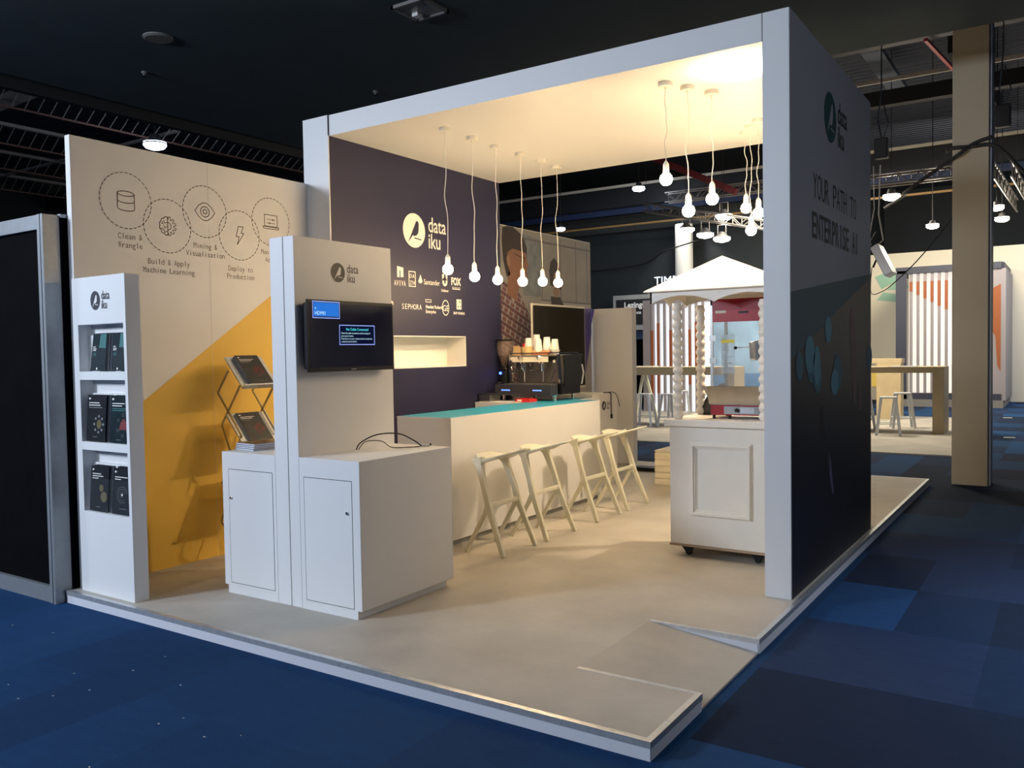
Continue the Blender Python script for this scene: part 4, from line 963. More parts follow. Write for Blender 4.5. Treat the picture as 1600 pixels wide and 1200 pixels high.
# side frames: zigzag in the x-z plane, at y = ry0 (front) and ry1 (rear)
zt = 1.60; seg = .345
for y_ in (ry0, ry1):
    z_ = 1.52
    arm((-4.16, y_, z_+.02), (-4.30, y_, z_-.16)); arm((-4.30, y_, z_-.16), (-4.02, y_, z_-.50)) ; arm((-4.02, y_, z_-.02-.08), (-4.26, y_, z_-.42))
    arm((-4.26, y_, z_-.42), (-4.10, y_, z_-.78)); arm((-4.02, y_, z_-.50), (-4.28, y_, z_-.9)); arm((-4.28, y_, z_-.9), (-4.0, y_, .35)); arm((-4.10, y_, z_-.78), (-4.30, y_, .3)); arm((-4.0, y_, .35), (-4.25, y_, .0)); arm((-4.30, y_, .3), (-4.02, y_, 0.0))
def tray(xa, za, xb, zb, nm):
    d = Vector((xb-xa, 0, zb-za)); L_ = d.length; d.normalize(); nrm = Vector((-d.z, 0, d.x))
    c = Vector(((xa+xb)/2, (ry0+ry1)/2, (za+zb)/2))
    tr = MB().obox(c, (d, (0, 1, 0), nrm), (L_/2, (ry1-ry0)/2+.01, .006)).build('tray', ALU, t, bevel=.002)
    MB().obox(Vector((xb, (ry0+ry1)/2, zb))+nrm*.018, (d, (0, 1, 0), nrm), (.007, (ry1-ry0)/2+.01, .022)).build('tray_lip', ALU, tr)
    return d, nrm, c
def magazine(c, d, nrm, ay, w_, l_, th, label, grp, deco=None, cover=COVER):
    """lying on a surface: d = reading-down direction, ay = across"""
    t_ = thing('magazine', label, 'magazine', c, grp); c = Vector(c); d = Vector(d).normalized(); ay = Vector(ay).normalized(); nrm = Vector(nrm).normalized()
    MB().obox(c+nrm*(th-.0008), (ay, d, nrm), (w_/2, l_/2, .0008)).build('cover', cover, t_)
    MB().obox(c+nrm*th*.5, (ay, d, nrm), (w_/2-.001, l_/2-.001, th/2-.001)).build('pages', PAPER, t_)
    if deco:
        m = MB(); O = c+nrm*(th+.0006)-ay*w_/2+d*l_/2
        deco(m, O, ay, -d, w_, l_); m.build('cover_print', [PRINTW, TEALP, REDP, GOLDP, GREYP], t_)
    return t_
def deco_red(m, O, R, U_, W2, h):
    head(m, O, R, U_, W2, h, ((.84, .72, 0), (.79, .6, 0), (.73, .45, 4)))
    random.seed(8)
    for k in range(16):
        a = random.random()*6.28; r_ = random.random()**.5*.18; stroke(m, ell(W2*(.68+r_*cos(a)*1.2), h*(.38+r_*sin(a)), W2*.06, h*.04, 8), .003, O, R, U_, 2, True)
    rct(m, O, R, U_, W2*.4, W2*.75, h*.07, h*.08, 4)
d1, n1, c1 = tray(-4.20, 1.645, -3.98, 1.40, 'top')
ayr = Vector((0, 1, 0))
for k in range(3):
    magazine(c1+n1*(.007+k*.011), d1, n1, ayr, .23, .30, .010, ['bottom copy of the pile on the rack top tray', 'middle copy of the pile on the rack top tray', 'dark magazine with red motif on top of the rack'][k], 'magazines on the top tray', deco_red if k == 2 else None)
d2, n2, c2 = tray(-4.20, 1.185, -3.98, .93, 'second')
for k in range(2):
    magazine(c2+n2*(.007+k*.011), d2, n2, ayr, .23, .30, .010, ['lower copy on the second tray of the rack', 'brown grey magazine on the second tray of the rack'][k], 'magazines on the second tray', deco_red if k == 1 else None)
tray(-4.20, .72, -3.98, .47, 'third')
# pile on the left cabinet
for k in range(4):
    magazine((-3.33+.004*k, -1.50, CH+.001+k*.0125), (-.12, -1, 0), (0, 0, 1), (1, -.12, 0), .23, .30, .0115, ['bottom', 'second', 'third', 'top'][k]+' magazine of the pile on the left cabinet', 'magazine pile on the left cabinet', deco_red if k == 3 else None)

# ------------------------------------------------------------------ bar counter
KX, KY, KE, KW, KH = -2.875, .12, 2.84, .60, 1.1
t = thing('bar_counter', 'long white bar counter with teal worktop under the pendants', 'bar counter', ((KX-KW/2), 1.4, 0))
m = MB().box(KX-KW, KX, KY, KE, .05, KH-.012); m.build('body', WALLW, t, bevel=.002)
bx('plinth', KX-KW+.03, KX-.03, KY+.03, KE-.02, 0, .05, mat('grey_plinth', (.28, .27, .25), .6), t)
bx('worktop', KX-KW-.001, KX+.001, KY-.001, KE+.002, KH-.012, KH, WALLW, t)
bx('teal_inlay', KX-KW+.004, KX-.012, KY+.012, KE-.01, KH, KH+.0012, TEAL, t)
t = thing('back_counter', 'white return counter behind the bar, carrying the espresso machine', 'counter', (-3.8, 2.9, 0))
m = MB().box(-4.10, -3.48, 2.16, 2.18, 1.02, KH-.002).box(-4.10, -4.0, 2.16, 2.18, 0, 1.02).box(-3.6, -3.48, 2.16, 2.18, 0, 1.02).box(-4.10, -4.08, 2.18, 2.70, 0, KH-.002)
m.box(-4.0, -3.5, 2.60, 2.62, 0, 1.02).box(-4.10, -3.48, 2.18, 2.725, KH-.04, KH-.002)
m.box(-4.38, -3.2, 2.86, 3.28, 0, KH-.002).box(-4.10, -3.48, 2.72, 2.86, KH-.04, KH-.002)
m.build('body', WALLW, t)
bx('teal_inlay', -3.47, -3.21, 2.87, 3.27, KH-.002, KH, TEAL, t)

# logo podium with hanging charging cable
t = thing('logo_podium', 'white podium with small bird logo behind the far bar end', 'podium', (-3.5, 3.6, 0))
bx('body', -3.75, -3.22, 3.32, 3.95, .05, 1.13, WALLW, t, .002); bx('plinth', -3.72, -3.25, 3.35, 3.92, 0, .05, WALLW, t)
m = MB(); logo(m, (-3.218, 3.60, .985), FX, FZ, .11, 0, 1, 0); m.build('logo', [INK, WALLW], t)
cable('black_cable', [(-3.3, 3.74, 1.135), (-3.21, 3.76, 1.13), (-3.205, 3.765, 1.05), (-3.205, 3.77, .90), (-3.205, 3.775, .86)], .006, BLACK, 'black cable hanging straight down over the podium logo', 'cables on the podium')
cable('black_cable', [(-3.3, 3.78, 1.135), (-3.205, 3.84, 1.135), (-3.2, 3.92, 1.08), (-3.2, 3.97, 1.0), (-3.2, 3.99, .95)], .005, BLACK, 'black cable looping right off the podium corner', 'cables on the podium')
bx('cable_plug', -3.215, -3.195, 3.765, 3.79, .82, .87, BLACK); tag(bpy.data.objects['cable_plug'], 'black plug at the end of the cable hanging on the podium', 'plug')

# ------------------------------------------------------------------ espresso machine, grinder, knock box, cups
KT = KH+.0015
t = thing('espresso_machine', 'two group chrome and black espresso machine at the bar end', 'coffee machine', (-3.6, 2.7, KH))
mx0, mx1 = -3.99, -3.24
CHAR = mat('charcoal_steel', (.06, .06, .07), .3, .3)
bx('base_tray', mx0, mx1, 2.40, 2.54, KT+.065, KT+.185, CHAR, t, .006)
bx('drip_grate', mx0+.12, mx1-.02, 2.42, 2.66, KT+.185, KT+.195, STEEL, t)
bx('back_base', mx0+.1, mx1+.02, 2.60, 3.02, KT+.07, KT+.19, BLACK, t, .006)
DGR = mat('smoked_steel_back', (.22, .20, .185), .28, .8)
bx('rear_body', mx0+.1, mx1-.01, 2.70, 3.02, KT+.19, KT+.50, DGR, t, .01)
bx('cup_rail_top', mx0+.09, mx1, 2.56, 3.02, KT+.50, KT+.515, STEEL, t, .004)
m = MB().tube([(mx0+.09, 2.56, KT+.535), (mx1, 2.56, KT+.535), (mx1, 3.02, KT+.535), (mx0+.09, 3.02, KT+.535), (mx0+.09, 2.56, KT+.535)], .006, 6)
m.build('cup_rail', CHROME, t)
bx('light_panel', mx0+.11, mx1-.14, 2.565, 2.58, KT+.435, KT+.495, mat('warm_white_panel', (.8, .72, .58), .4), t)
for gx in (-3.735, -3.485):
    g = MB().lathe([(.032, 0), (.034, .05), (.026, .06)], (gx, 2.62, KT+.36), 18).build('group_head', CHROME, t, smooth=False)
    MB().lathe([(.034, -.03), (.036, 0)], (gx, 2.62, KT+.36), 18).build('portafilter', CHROME, g)
    MB().tube([(gx, 2.59, KT+.345), (gx-.01, 2.52, KT+.34), (gx-.07, 2.46, KT+.335)], [.008, .010, .013], 8).build('portafilter_handle', BLACK, g)
    MB().tube([(gx-.022, 2.60, KT+.42), (gx-.03, 2.55, KT+.49), (gx+.0, 2.54, KT+.50), (gx+.025, 2.55, KT+.49), (gx+.022, 2.60, KT+.42)], .009, 8).build('group_arch', CHROME, g)
    MB().tube([(gx+.02, 2.60, KT+.33), (gx+.02, 2.60, KT+.21)], .007, 6).build('spout', CHROME, g)
for gx, dx in ((mx0+.13, .04), (mx1-.04, -.05)):
    MB().tube([(gx, 2.60, KT+.42), (gx-dx*.2, 2.56, KT+.38), (gx+dx*.8, 2.53, KT+.22)], .006, 8).build('steam_wand', CHROME, t)
    MB().lathe([(.02, 0), (.024, -.02), (.018, -.045)], (gx, 2.58, KT+.44), 14, axis='y').build('steam_knob', CHROME, t)
m = MB().prism([(2.58, KT+.19), (2.62, KT+.19), (2.60, KT+.36), (2.58, KT+.52), (2.54, KT+.52), (2.56, KT+.36)], 'x', mx1-.01, mx1+.01)
m.build('side_frame', CHROME, t)
m = MB().prism([(2.58, KT+.19), (2.62, KT+.19), (2.60, KT+.36), (2.58, KT+.52), (2.54, KT+.52), (2.56, KT+.36)], 'x', mx0+.09, mx0+.105)
m.build('side_frame', CHROME, t)
m = MB().prism([(2.64, KT+.15), (3.02, KT+.16), (3.07, KT+.30), (3.03, KT+.42), (3.06, KT+.52), (2.63, KT+.51), (2.66, KT+.36)], 'x', mx1+.012, mx1+.03)
m.build('side_panel', BLACK, t, bevel=.004)
m = MB().prism([(3.02, KT+.17), (3.05, KT+.17), (3.10, KT+.30), (3.06, KT+.40), (3.03, KT+.40), (3.07, KT+.30)], 'x', mx1+.01, mx1+.032); m.build('side_trim', METW, t)
for fx, fy in ((mx0+.05, 2.50), (mx1-.03, 2.52), (mx0+.2, 2.95), (mx1-.02, 2.92)):
    MB().lathe([(.018, 0), (.022, .01), (.022, .05), (.03, .065)], (fx, fy, KT), 14).build('foot', CHROME, t)
m = MB()
for px in (-3.90, -3.48):
    for k in range(6): m.box(px+k*.02, px+k*.02+.012, 2.3975, 2.401, KT+.115, KT+.128)
m.build('button_lights', mat('blue_led', (.1, .2, 1), .4, em=(.12, .25, 1), es=3), t)
m = MB(); put_text(m, 'B', (-3.61, 2.697, KT+.28), GX, FZ, .07, 0, 'c'); put_text(m, 'B', (-3.61, 2.562, KT+.385), GX, FZ, .05, 0, 'c'); m.build('emblem', CHROME, t)

t = thing('coffee_grinder', 'black coffee grinder with clear bean hopper beside espresso machine', 'coffee grinder', (-4.01, 2.645, KH))
gx, gy = -4.01, 2.645
MB().lathe([(.08, 0), (.08, .03), (.066, .05), (.066, .33), (.078, .36), (.06, .40)], (gx, gy, KH-.001), 20).build('body', BLACK, t)
MB().lathe([(.04, .40), (.05, .42), (.09, .56), (.095, .68)], (gx, gy, KH), 20).build('hopper', mat('smoked_hopper', (.3, .22, .18), .1, alpha=.4), t)
MB().lathe([(.035, .405), (.07, .50), (.07, .515)], (gx, gy, KH), 16).build('beans', mat('coffee_beans', (.06, .025, .012), .5, bump=(80, .6)), t)
MB().lathe([(.098, .68), (.098, .70), (.03, .705)], (gx, gy, KH), 20).build('lid', BLACK, t)
MB().lathe([(.016, -.066), (.016, -.078), (.010, -.084)], (gx-.02, gy, KH+.31), 12, axis='y').build('power_light', mat('blue_lamp', (.05, .1, 1), .4, em=(.05, .12, 1), es=6), t)
MB().tube([(gx-.03, gy-.07, KH+.2), (gx-.04, gy-.14, KH+.19)], .012, 8).build('fork', CHROME, t)
t = thing('knock_box', 'low steel knock box on the back counter against navy wall', 'knock box', (-4.0, 2.3, KH))
bx('box', -4.09, -3.93, 2.22, 2.42, KH-.001, KH+.075, STEEL, t, .004); bx('lid', -4.10, -3.925, 2.215, 2.425, KH+.075, KH+.085, BLKM, t)
t = thing('red_box', 'flat bright red box with white label under the espresso machine', 'box', (-3.6, 2.3, KH))
bx('carton', -3.62, -3.44, 2.26, 2.42, KH-.001, KH+.035, REDB, t, .002)
bx('label', -3.60, -3.54, 2.2585, 2.2602, KH+.007, KH+.028, PLASW, t)
bpy.data.objects['red_box'].location.x += 0
# cups and boxes on the machine
ZT = KT+.516
def cup_stack(x, y, n, label, h=.12):
    t = thing('paper_cup_stack', label, 'paper cups', (x, y, ZT), 'paper cup stacks on the espresso machine')
    for k in range(n):
        MB().lathe([(.048, 0), (.049, .004), (.046, .008), (.035, h), (.030, h)], (x, y, ZT+k*.028), 20).build('cup', CUPW, t)
cup_stack(-3.73, 2.72, 4, 'leftmost slim stack of white paper cups on the machine', .11)
cup_stack(-3.63, 2.74, 5, 'tallest stack of white paper cups on the machine')
cup_stack(-3.56, 2.66, 3, 'lowest front stack of white paper cups on the machine')
cup_stack(-3.47, 2.70, 4, 'white cup stack with printed mark, right of the others', .115)
cup_stack(-3.40, 2.76, 3, 'rightmost stack of white paper cups on the machine')
t = thing('cardboard_box', 'small open kraft box at the left edge of the machine top', 'box', (-3.84, 2.66, ZT))
MB().prism([(-3.87, ZT), (-3.76, ZT), (-3.77, ZT+.09), (-3.86, ZT+.085)], 'y', 2.60, 2.70).build('carton', CARD, t); bx('flap', -3.865, -3.78, 2.60, 2.605, ZT+.08, ZT+.105, CARD, t)
t = thing('cup_sleeve_roll', 'round kraft container on the machine top beside cups', 'container', (-3.69, 2.63, ZT))
MB().lathe([(.062, 0), (.064, .095), (.058, .095), (.056, .02)], (-3.69, 2.635, ZT), 24).build('bowl', CARD, t)
t = thing('orange_napkins', 'crumpled orange wrappers in front of the paper cups', 'wrappers', (-3.5, 2.6, ZT))
MB().prism([(-3.62, ZT), (-3.40, ZT), (-3.36, ZT+.035), (-3.45, ZT+.05), (-3.52, ZT+.03), (-3.6, ZT+.045)], 'y', 2.585, 2.64).build('wrapper', ORANGE, t, bevel=.004)
t = thing('small_bowl', 'small cream bowl stack at the right of the machine top', 'bowl', (-3.33, 2.65, ZT))
MB().lathe([(.02, 0), (.05, .045), (.052, .05), (.04, .045)], (-3.31, 2.62, ZT), 20).build('bowl', PLASW, t)
MB().lathe([(.045, .05), (.055, .06), (.055, .085), (.05, .09)], (-3.345, 2.645, ZT), 20).build('lid', PLASW, t)
tag(MB().sphere((-3.775, 2.70, ZT+.11), .022, 12).build('bottle_cap', REDB), 'small red cap beside the leftmost cup stack', 'cap')

# ------------------------------------------------------------------ moulded bar stools
def stool():
    t = bpy.data.objects.new('bar_stool', None); COL.objects.link(t); WLOC[t.name] = Vector()
    # local: x = away from counter, y along the counter, origin between the feet
    zk = .40
    A = {s: dict(foot=Vector((.195, s*.245, 0)), kink=Vector((.035, s*.215, zk)), top=Vector((-.062, s*.188, .770)), rear=Vector((-.20, s*.215, 0))) for s in (-1, 1)}
    def rbar(pts, ws, name):
        m = MB(); P = [Vector(p) for p in pts]; vs = []; n = len(P)
        for i, p in enumerate(P):
            tt = (P[min(i+1, n-1)]-P[max(i-1, 0)]).normalized(); yv = Vector((0, 1, 0)); xv = yv.cross(tt).normalized(); yv = tt.cross(xv)
            wx, wy = ws[i]
            if abs(tt.y) > .9: xv = Vector((1, 0, 0)); yv = Vector((0, 0, 1))
            for a, b in ((-1, -1), (1, -1), (1, 1), (-1, 1)): vs.append(p+xv*a*wx/2+yv*b*wy/2)
        fs = [(i*4+k, i*4+(k+1) % 4, (i+1)*4+(k+1) % 4, (i+1)*4+k) for i in range(n-1) for k in range(4)]+[(3, 2, 1, 0), tuple((n-1)*4+k for k in range(4))]
        m.add(vs, fs); return m.build(name, STOOLM, t, bevel=.008, seg=3, smooth=False)
    for s in (-1, 1):
        a = A[s]
        k2 = a['kink']
        rbar([a['top']+Vector((-.02, -s*.01, .012)), a['top']+Vector((.0, 0, -.05)), k2+Vector((-.03, -s*.002, .12)), k2+Vector((-.004, 0, .02)), k2+Vector((.02, s*.003, -.05)), a['foot']], [(.11, .075), (.062, .046), (.046, .038), (.054, .038), (.050, .036), (.040, .034)], 'front_leg')
        rbar([k2+Vector((-.005, 0, -.005)), k2+Vector((-.05, 0, -.09)), a['rear']], [(.045, .034), (.036, .030), (.030, .026)], 'rear_leg')
    rbar([A[-1]['kink'], A[-1]['kink']+Vector((0, .03, 0)), A[1]['kink']+Vector((0, -.03, 0)), A[1]['kink']], [(.05, .055), (.034, .036), (.034, .036), (.05, .055)], 'footrest')
    # seat: dished wing with a raised nose at the back
    nx, nyy = 12, 12; top = []; bot = []
    def halfw(u):  # u 0..1 from counter side to nose
        prof = [(0, .11), (.12, .165), (.22, .208), (.32, .205), (.50, .165), (.72, .105), (.92, .06), (1, .04)]
        for (a, wa), (b, wb) in zip(prof, prof[1:]):
            if u <= b: return wa+(wb-wa)*(u-a)/(b-a)
        return prof[-1][1]
    V = []; F = []
    for side in (0, 1):
        for i in range(nx+1):
            u = i/nx; x = -.165+u*.45; hw = halfw(u)
            for j in range(nyy+1):
                v = -1+2*j/nyy
                z = .802+.075*max(0, u-.45)**1.3*1.7+.010*max(0, .2-u)/.2 - .006*(1-v*v)*(1-abs(2*u-1)) - .026*abs(v)**2.5*max(0, 1-abs(u-.26)/.35)
                th = .016+.020*max(0, 1-abs(u-.28)/.4)
                V.append((x, v*hw, z-(th if side else 0)))
    W_n = nyy+1; K = (nx+1)*W_n
    for i in range(nx):
        for j in range(nyy):
            a = i*W_n+j; F.append((a, a+1, a+W_n+1, a+W_n)); F.append((K+a, K+a+W_n, K+a+W_n+1, K+a+1))
    for i in range(nx):
        for j in (0, nyy):
            a = i*W_n+j; F.append((a, a+W_n, K+a+W_n, K+a))
    for j in range(nyy):
        for i in (0, nx):
            a = i*W_n+j; F.append((a, a+1, K+a+1, K+a))
    MB().add(V, F).build('seat', STOOLM, t, smooth=True)
    return t
st0 = stool(); CXs = -2.475
for i, (y, l) in enumerate(((.25, 'nearest cream moulded bar stool at the white bar counter'), (.93, 'second cream moulded bar stool along the bar counter'), (1.865, 'third cream moulded bar stool along the bar counter'), (2.535, 'farthest cream moulded bar stool at the counter end'))):
    o = st0 if i == 0 else copy_tree(st0)
    o.location = (CXs, y, 0); tag(o, l, 'bar stool', 'cream bar stools along the counter')

# small crate seat and black tray beyond the stools
t = thing('wooden_crate', 'pale wooden crate seat beyond the last bar stool', 'crate', (-2.5, 4.1, 0))
bx('body', -2.73, -2.25, 4.0, 4.45, 0, .40, WOODW, t, .006)
for k in range(5): bx('slat', -2.735, -2.245, 3.99, 4.0, .01+k*.078, .08+k*.078, WOODW, t)
bx('cushion_top', -2.74, -2.24, 3.99, 4.46, .40, .43, WOODW, t, .012)
t = thing('floor_tray', 'flat black tray lying on the platform behind the crate', 'tray', (-3.2, 5.1, 0))
MB().prism([(-3.52, .03), (-3.45, .0), (-3.1, 0), (-3.1, .05), (-3.52, .05)], 'y', 5.0, 5.2).build('tray', BLACK, t, bevel=.004)

# ------------------------------------------------------------------ popcorn cart
cx0, cx1, cy0, cy1, cz0, cz1 = -1.17, -.37, .77, 1.37, .10, 1.07
t = thing('popcorn_cart', 'cream wooden popcorn cart with turned posts and peaked roof', 'cart', ((cx0+cx1)/2, 1.07, 0))
bx('body', cx0, cx1, cy0, cy1, cz0, cz1-.03, CREAM, t, .003)
bx('base_board', cx0-.005, cx1+.005, cy0-.008, cy1+.008, cz0-.018, cz0, PLY, t)
bx('worktop', cx0-.035, cx1+.035, cy0-.035, cy1+.035, cz1-.03, cz1+.025, CREAM, t, .006)
m = MB(); fx0, fx1, fz0, fz1 = -.995, -.505, .335, .92
for k, (e_, p_) in enumerate(((0, .012), (.010, .032), (.030, .018), (.040, .008))):
    w_ = .012 if k != 1 else .020
    a0, a1, b0, b1 = fx0+e_, fx1-e_, fz0+e_, fz1-e_
    m.box(a0, a1, cy0-p_, cy0, b0, b0+w_).box(a0, a1, cy0-p_, cy0, b1-w_, b1).box(a0, a0+w_, cy0-p_, cy0, b0+w_, b1-w_).box(a1-w_, a1, cy0-p_, cy0, b0+w_, b1-w_)
m.build('panel_moulding', CREAM, t)
WT = cz1+.025
def post(x, y, top=2.02):
    prof = [(.034, WT)]; n = 13; zz = WT; st_ = (top-WT)/n
    for k in range(n):
        for a in (0, .2, .4, .6, .8): prof.append((.023+.018*sin(pi*min(1, max(0, a+.05))), zz+st_*a))
        zz += st_
    prof.append((.03, top))
    MB().lathe(prof, (x, y, 0), 18).build('turned_post', CREAM, t, smooth=True)
for px in (cx0+.055, cx1-.055):
    for py in (cy0+.05, cy1-.05): post(px, py)
# canopy: pyramid, valance
ex0, ex1, ey0, ey1, ez, ap = -1.335, -.205, .66, 1.48, 2.115, 2.395
cxm, cym = (ex0+ex1)/2-.02, 1.07
m = MB().add([(ex0, ey0, ez), (ex1, ey0, ez), (ex1, ey1, ez), (ex0, ey1, ez), (cxm-.045, cym, ap), (cxm-.04, cym, ap), (ex0, ey0, ez-.008), (ex1, ey0, ez-.008), (ex1, ey1, ez-.008), (ex0, ey1, ez-.008)],
             [(0, 1, 5, 4), (1, 2, 5), (2, 3, 4, 5), (3, 0, 4), (6, 9, 8, 7), (0, 6, 7, 1), (1, 7, 8, 2), (2, 8, 9, 3), (3, 9, 6, 0)])
m.build('canopy_roof', mat('white_canopy', (.9, .89, .86), .5), t)
def valance(a, b, fix, axis):
    L_ = b-a; n = 48; P = [(a, ez-.008)]
    pts = []
    for k in range(n+1):
        u = k/n; z = ez-.105+.062*abs(sin(pi*u*2.0+0))**.8; pts.append((a+L_*u, z))
    m = MB()
    for p, q in zip(pts, pts[1:]):
        pl = [(p[0], p[1]), (q[0], q[1]), (q[0], ez-.008), (p[0], ez-.008)]
        m.prism(pl, axis, fix, fix+.014)
    m.build('scalloped_valance', CREAM, t)
valance(ex0+.04, ex1-.04, ey0+.04, 'y'); valance(ex0+.04, ex1-.04, ey1-.055, 'y'); valance(ey0+.04, ey1-.04, ex0+.04, 'x'); valance(ey0+.04, ey1-.04, ex1-.055, 'x')
for px in (cx0+.12, cx1-.12):
    for py in (cy0+.07, cy1-.07):
        c_ = MB().lathe([(.05, 0), (.05, -.008), (.03, -.02)], (px, py, cz0-.018), 14).build('caster', BLACK, t)
        MB().prism([(px-.05, .082), (px+.045, .082), (px+.03, .03), (px-.008, .03)], 'y', py-.03, py+.03).build('fork', BLACK, c_)
        MB().lathe([(.024, -.012), (.027, -.008), (.027, .008), (.024, .012)], (px+.008, py, .027), 16, axis='y').build('wheel', BLACK, c_)

# popcorn machine on the cart
t = thing('popcorn_machine', 'red and steel popcorn machine with glass case on the cart', 'popcorn machine', (-.77, 1.1, WT))
ax0, ax1, ay0, ay1 = -.885, -.405, .93, 1.28; az = WT
bx('base', ax0, ax1, ay0, ay1, az+.03, az+.11, RED, t, .003)
bx('control_plate', ax0+.11, ax1-.06, ay0-.004, ay0, az+.04, az+.10, STEEL, t)
bx('nameplate', ax0+.24, ax0+.35, ay0-.006, ay0-.003, az+.05, az+.09, ALU, t)
MB().lathe([(.014, 0), (.016, -.02), (.01, -.03)], (ax0+.215, ay0-.003, az+.072), 12, axis='y').build('switch', BLACK, t)
for px, py in ((ax0+.02, ay0+.02), (ax0+.15, ay0+.02), (ax1-.02, ay0+.02), (ax0+.02, ay1-.02), (ax1-.02, ay1-.02)): MB().lathe([(.012, 0), (.012, .032)], (px, py, az), 10).build('foot', BLACK, t)
MB().prism([(ay0-.01, az+.115), (ay0-.075, az+.26), (ay0-.07, az+.262), (ay0, az+.125)], 'x', ax0-.01, ax1).build('serving_tray', STEEL, t)
MB().add([(ax0, ay0, az+.115), (ax0-.04, ay0-.07, az+.26), (ax0, ay0+.02, az+.26)], [(0, 1, 2)]).build('tray_cheek', STEEL, t)
bx('inner_floor', ax0, ax1, ay0, ay1, az+.11, az+.12, STEEL, t)
ztop = 2.03
for px in (ax0, ax1-.02):
    for py in (ay0, ay1-.02): bx('corner_post', px, px+.02, py, py+.02, az+.11, ztop, STEEL, t)
bx('roof', ax0, ax1, ay0, ay1, ztop-.04, ztop+.01, RED, t, .004)
hd = bx('red_header', ax0+.02, ax1-.02, ay0-.002, ay0+.004, ztop-.17, ztop-.02, RED, t)
bx('instruction_label', ax0+.045, ax0+.13, ay0-.0035, ay0-.0018, ztop-.10, ztop-.035, mat('cream_label', (.6, .55, .45), .6), hd)
bx('upper_red_band', ax0+.02, ax1-.02, ay0-.004, ay0-.002, ztop-.08, ztop-.01, mat('deep_red_band', (.25, .008, .014), .3), hd)
bx('badge', ax0+.23, ax0+.31, ay0-.006, ay0-.003, ztop-.105, ztop-.09, BLACK, hd)
bx('glass_door', ax0+.02, ax0+.265, ay0-.001, ay0+.003, az+.262, ztop-.17, GLASS, t); bx('glass_door', ax0+.268, ax1-.02, ay0-.001, ay0+.003, az+.262, ztop-.17, GLASS, t)
bx('side_glass', ax0+.002, ax0+.006, ay0+.02, ay1-.02, az+.12, ztop-.04, GLASS, t); bx('side_glass', ax1-.006, ax1-.002, ay0+.02, ay1-.02, az+.12, ztop-.04, GLASS, t)
bx('rear_glass', ax0+.02, ax1-.02, ay1-.006, ay1-.002, az+.12, ztop-.04, GLASS, t)
m = MB()
for z_ in (ztop-.30, az+.46): m.box(ax0-.005, ax0+.05, ay0-.008, ay0-.002, z_-.02, z_+.025)
m.build('door_hinge', STEEL, t)
MB().sphere((ax0+.215, ay0-.03, az+.56), .014, 12).build('door_knob', BLACK, t)
MB().tube([(ax0+.215, ay0-.03, az+.56), (ax0+.30, ay0+.1, az+.565)], .004, 6).build('kettle_handle', CHROME, t)
k_ = MB().lathe([(.005, 0), (.075, .0), (.085, .015), (.09, .13), (.085, .135), (.08, .02), (.005, .012)], (-.53, 1.09, az+.46), 28).build('kettle', CHROME, t, smooth=False)
MB().lathe([(.092, .13), (.092, .14), (.02, .16)], (-.53, 1.09, az+.46), 28).build('kettle_lid', CHROME, k_)
MB().tube([(-.53, 1.09, az+.62), (-.53, 1.09, ztop-.04)], .012, 8).build('hanger_rod', CHROME, k_)
MB().tube([(-.46, 1.0, ztop-.05), (-.49, .99, az+.7), (-.50, .98, az+.55), (-.48, .98, az+.46), (-.44, 1.0, az+.44)], .012, 8).build('crank_arm', STEEL, k_)
pr_ = bx('price_sheet', ax0+.09, ax0+.20, ay0-.0035, ay0-.0015, az+.36, ztop-.27, mat('clear_label_sheet', (.6, .7, .75), .4, alpha=.35), t)
m = MB(); random.seed(3)
for k in range(18):
    z_ = ztop-.31-k*.017
    if k == 1: continue
    m.box(ax0+.095, ax0+.11+random.random()*.07, ay0-.005, ay0-.0042, z_, z_+.005)
m.build('sheet_text', mat('grey_text', (.2, .22, .22), .6), pr_)
bx('yellow_strip', ax0+.09, ax0+.20, ay0-.0052, ay0-.0042, ztop-.335, ztop-.31, mat('yellow_strip', (.7, .6, .05), .5), pr_)
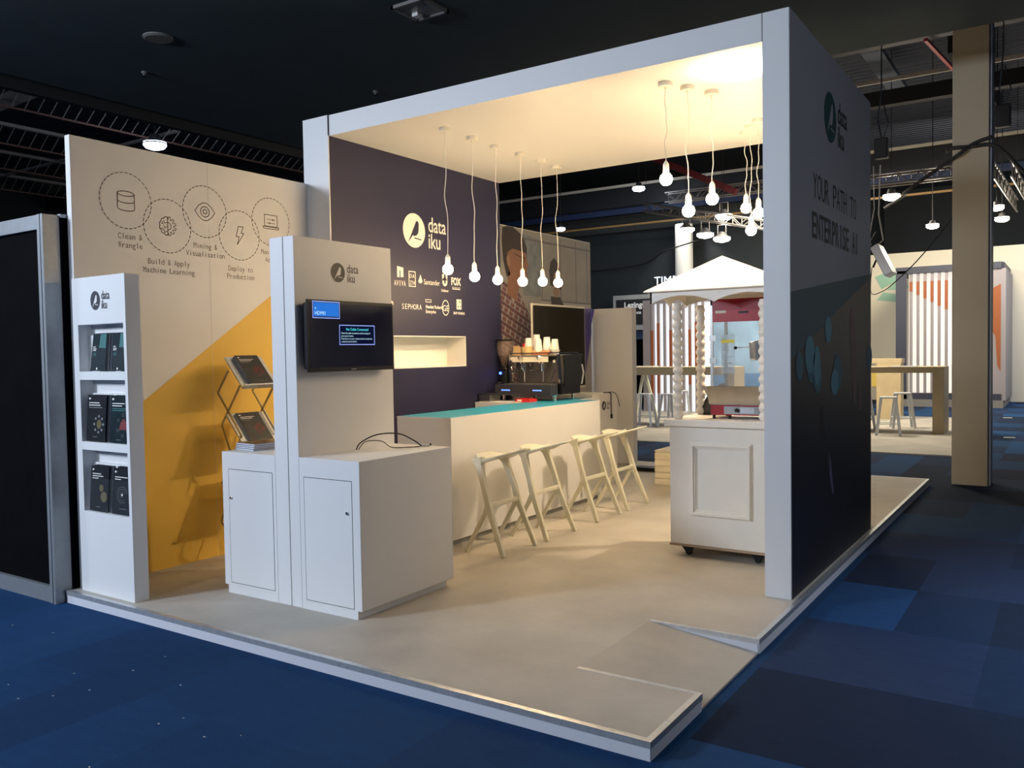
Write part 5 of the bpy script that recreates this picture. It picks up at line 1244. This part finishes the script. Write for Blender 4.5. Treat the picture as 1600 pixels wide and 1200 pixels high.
t = thing('blue_booth_panel', 'pale blue panel with darker base seen through the popcorn machine glass', 'panel', (-5.8, 16.6, CZ))
bx('upper_panel', -6.65, -4.9, 16.55, 16.65, 1.0, 2.75, mat('sky_blue_print', (.25, .42, .62), .6, noise=(1.3, .35, 4)), t)
bx('lower_panel', -6.65, -4.9, 16.54, 16.66, CZ, 1.0, BLUED, t)
# dark bag beside the machine
o = thing('black_bag', 'black rounded bag standing behind the popcorn machine', 'bag', (-1.1, 1.33, WT))
m = MB().prism([(-1.12, WT), (-.9, WT), (-.9, WT+.27), (-.95, WT+.26), (-1.05, WT+.17), (-1.10, WT+.08)], 'y', 1.30, 1.38)
m.build('bag_body', BLKM, o, bevel=.01); MB().prism([(-1.08, WT+.015), (-.93, WT+.015), (-.93, WT+.16), (-.99, WT+.15), (-1.06, WT+.09)], 'y', 1.294, 1.30).build('pocket', mat('grey_mesh', (.05, .05, .055), .6), o)

# ------------------------------------------------------------------ litter on the carpet
random.seed(12)
sc = [(-4.259, -2.812), (-3.869, -2.755), (-3.217, -3.342), (-2.976, -3.41), (-2.855, -3.296), (-3.067, -3.067), (-2.763, -3.155), (-2.822, -2.871), (-2.407, -2.862), (-2.081, -3.21), (-2.034, -3.109), (-1.641, -3.088), (-1.775, -3.184), (-2.862, -2.643), (-1.952, -3.624)]
for i, (x, y) in enumerate(sc):
    a = random.random()*pi; L_ = random.uniform(.003, .006)
    o = MB().obox((x, y, CZ+.002), ((cos(a), sin(a), 0), (-sin(a), cos(a), 0), (0, 0, 1)), (L_, .002, .001)).build('paper_scrap', PLASW)
    tag(o, 'tiny white scrap of litter on the blue carpet in front of the stand', 'litter', 'white scraps on the front carpet')
for x, y, l in ((.25, 17.5, 'white paper scrap on the blue aisle carpet right of the column'), (.55, 12.6, 'larger white scrap on the aisle carpet beside the column')):
    o = MB().obox((x, y, CZ+.004), ((1, .2, 0), (-.2, 1, 0), (0, 0, 1)), (.09, .05, .003)).build('paper_scrap', PLASW); tag(o, l, 'litter')
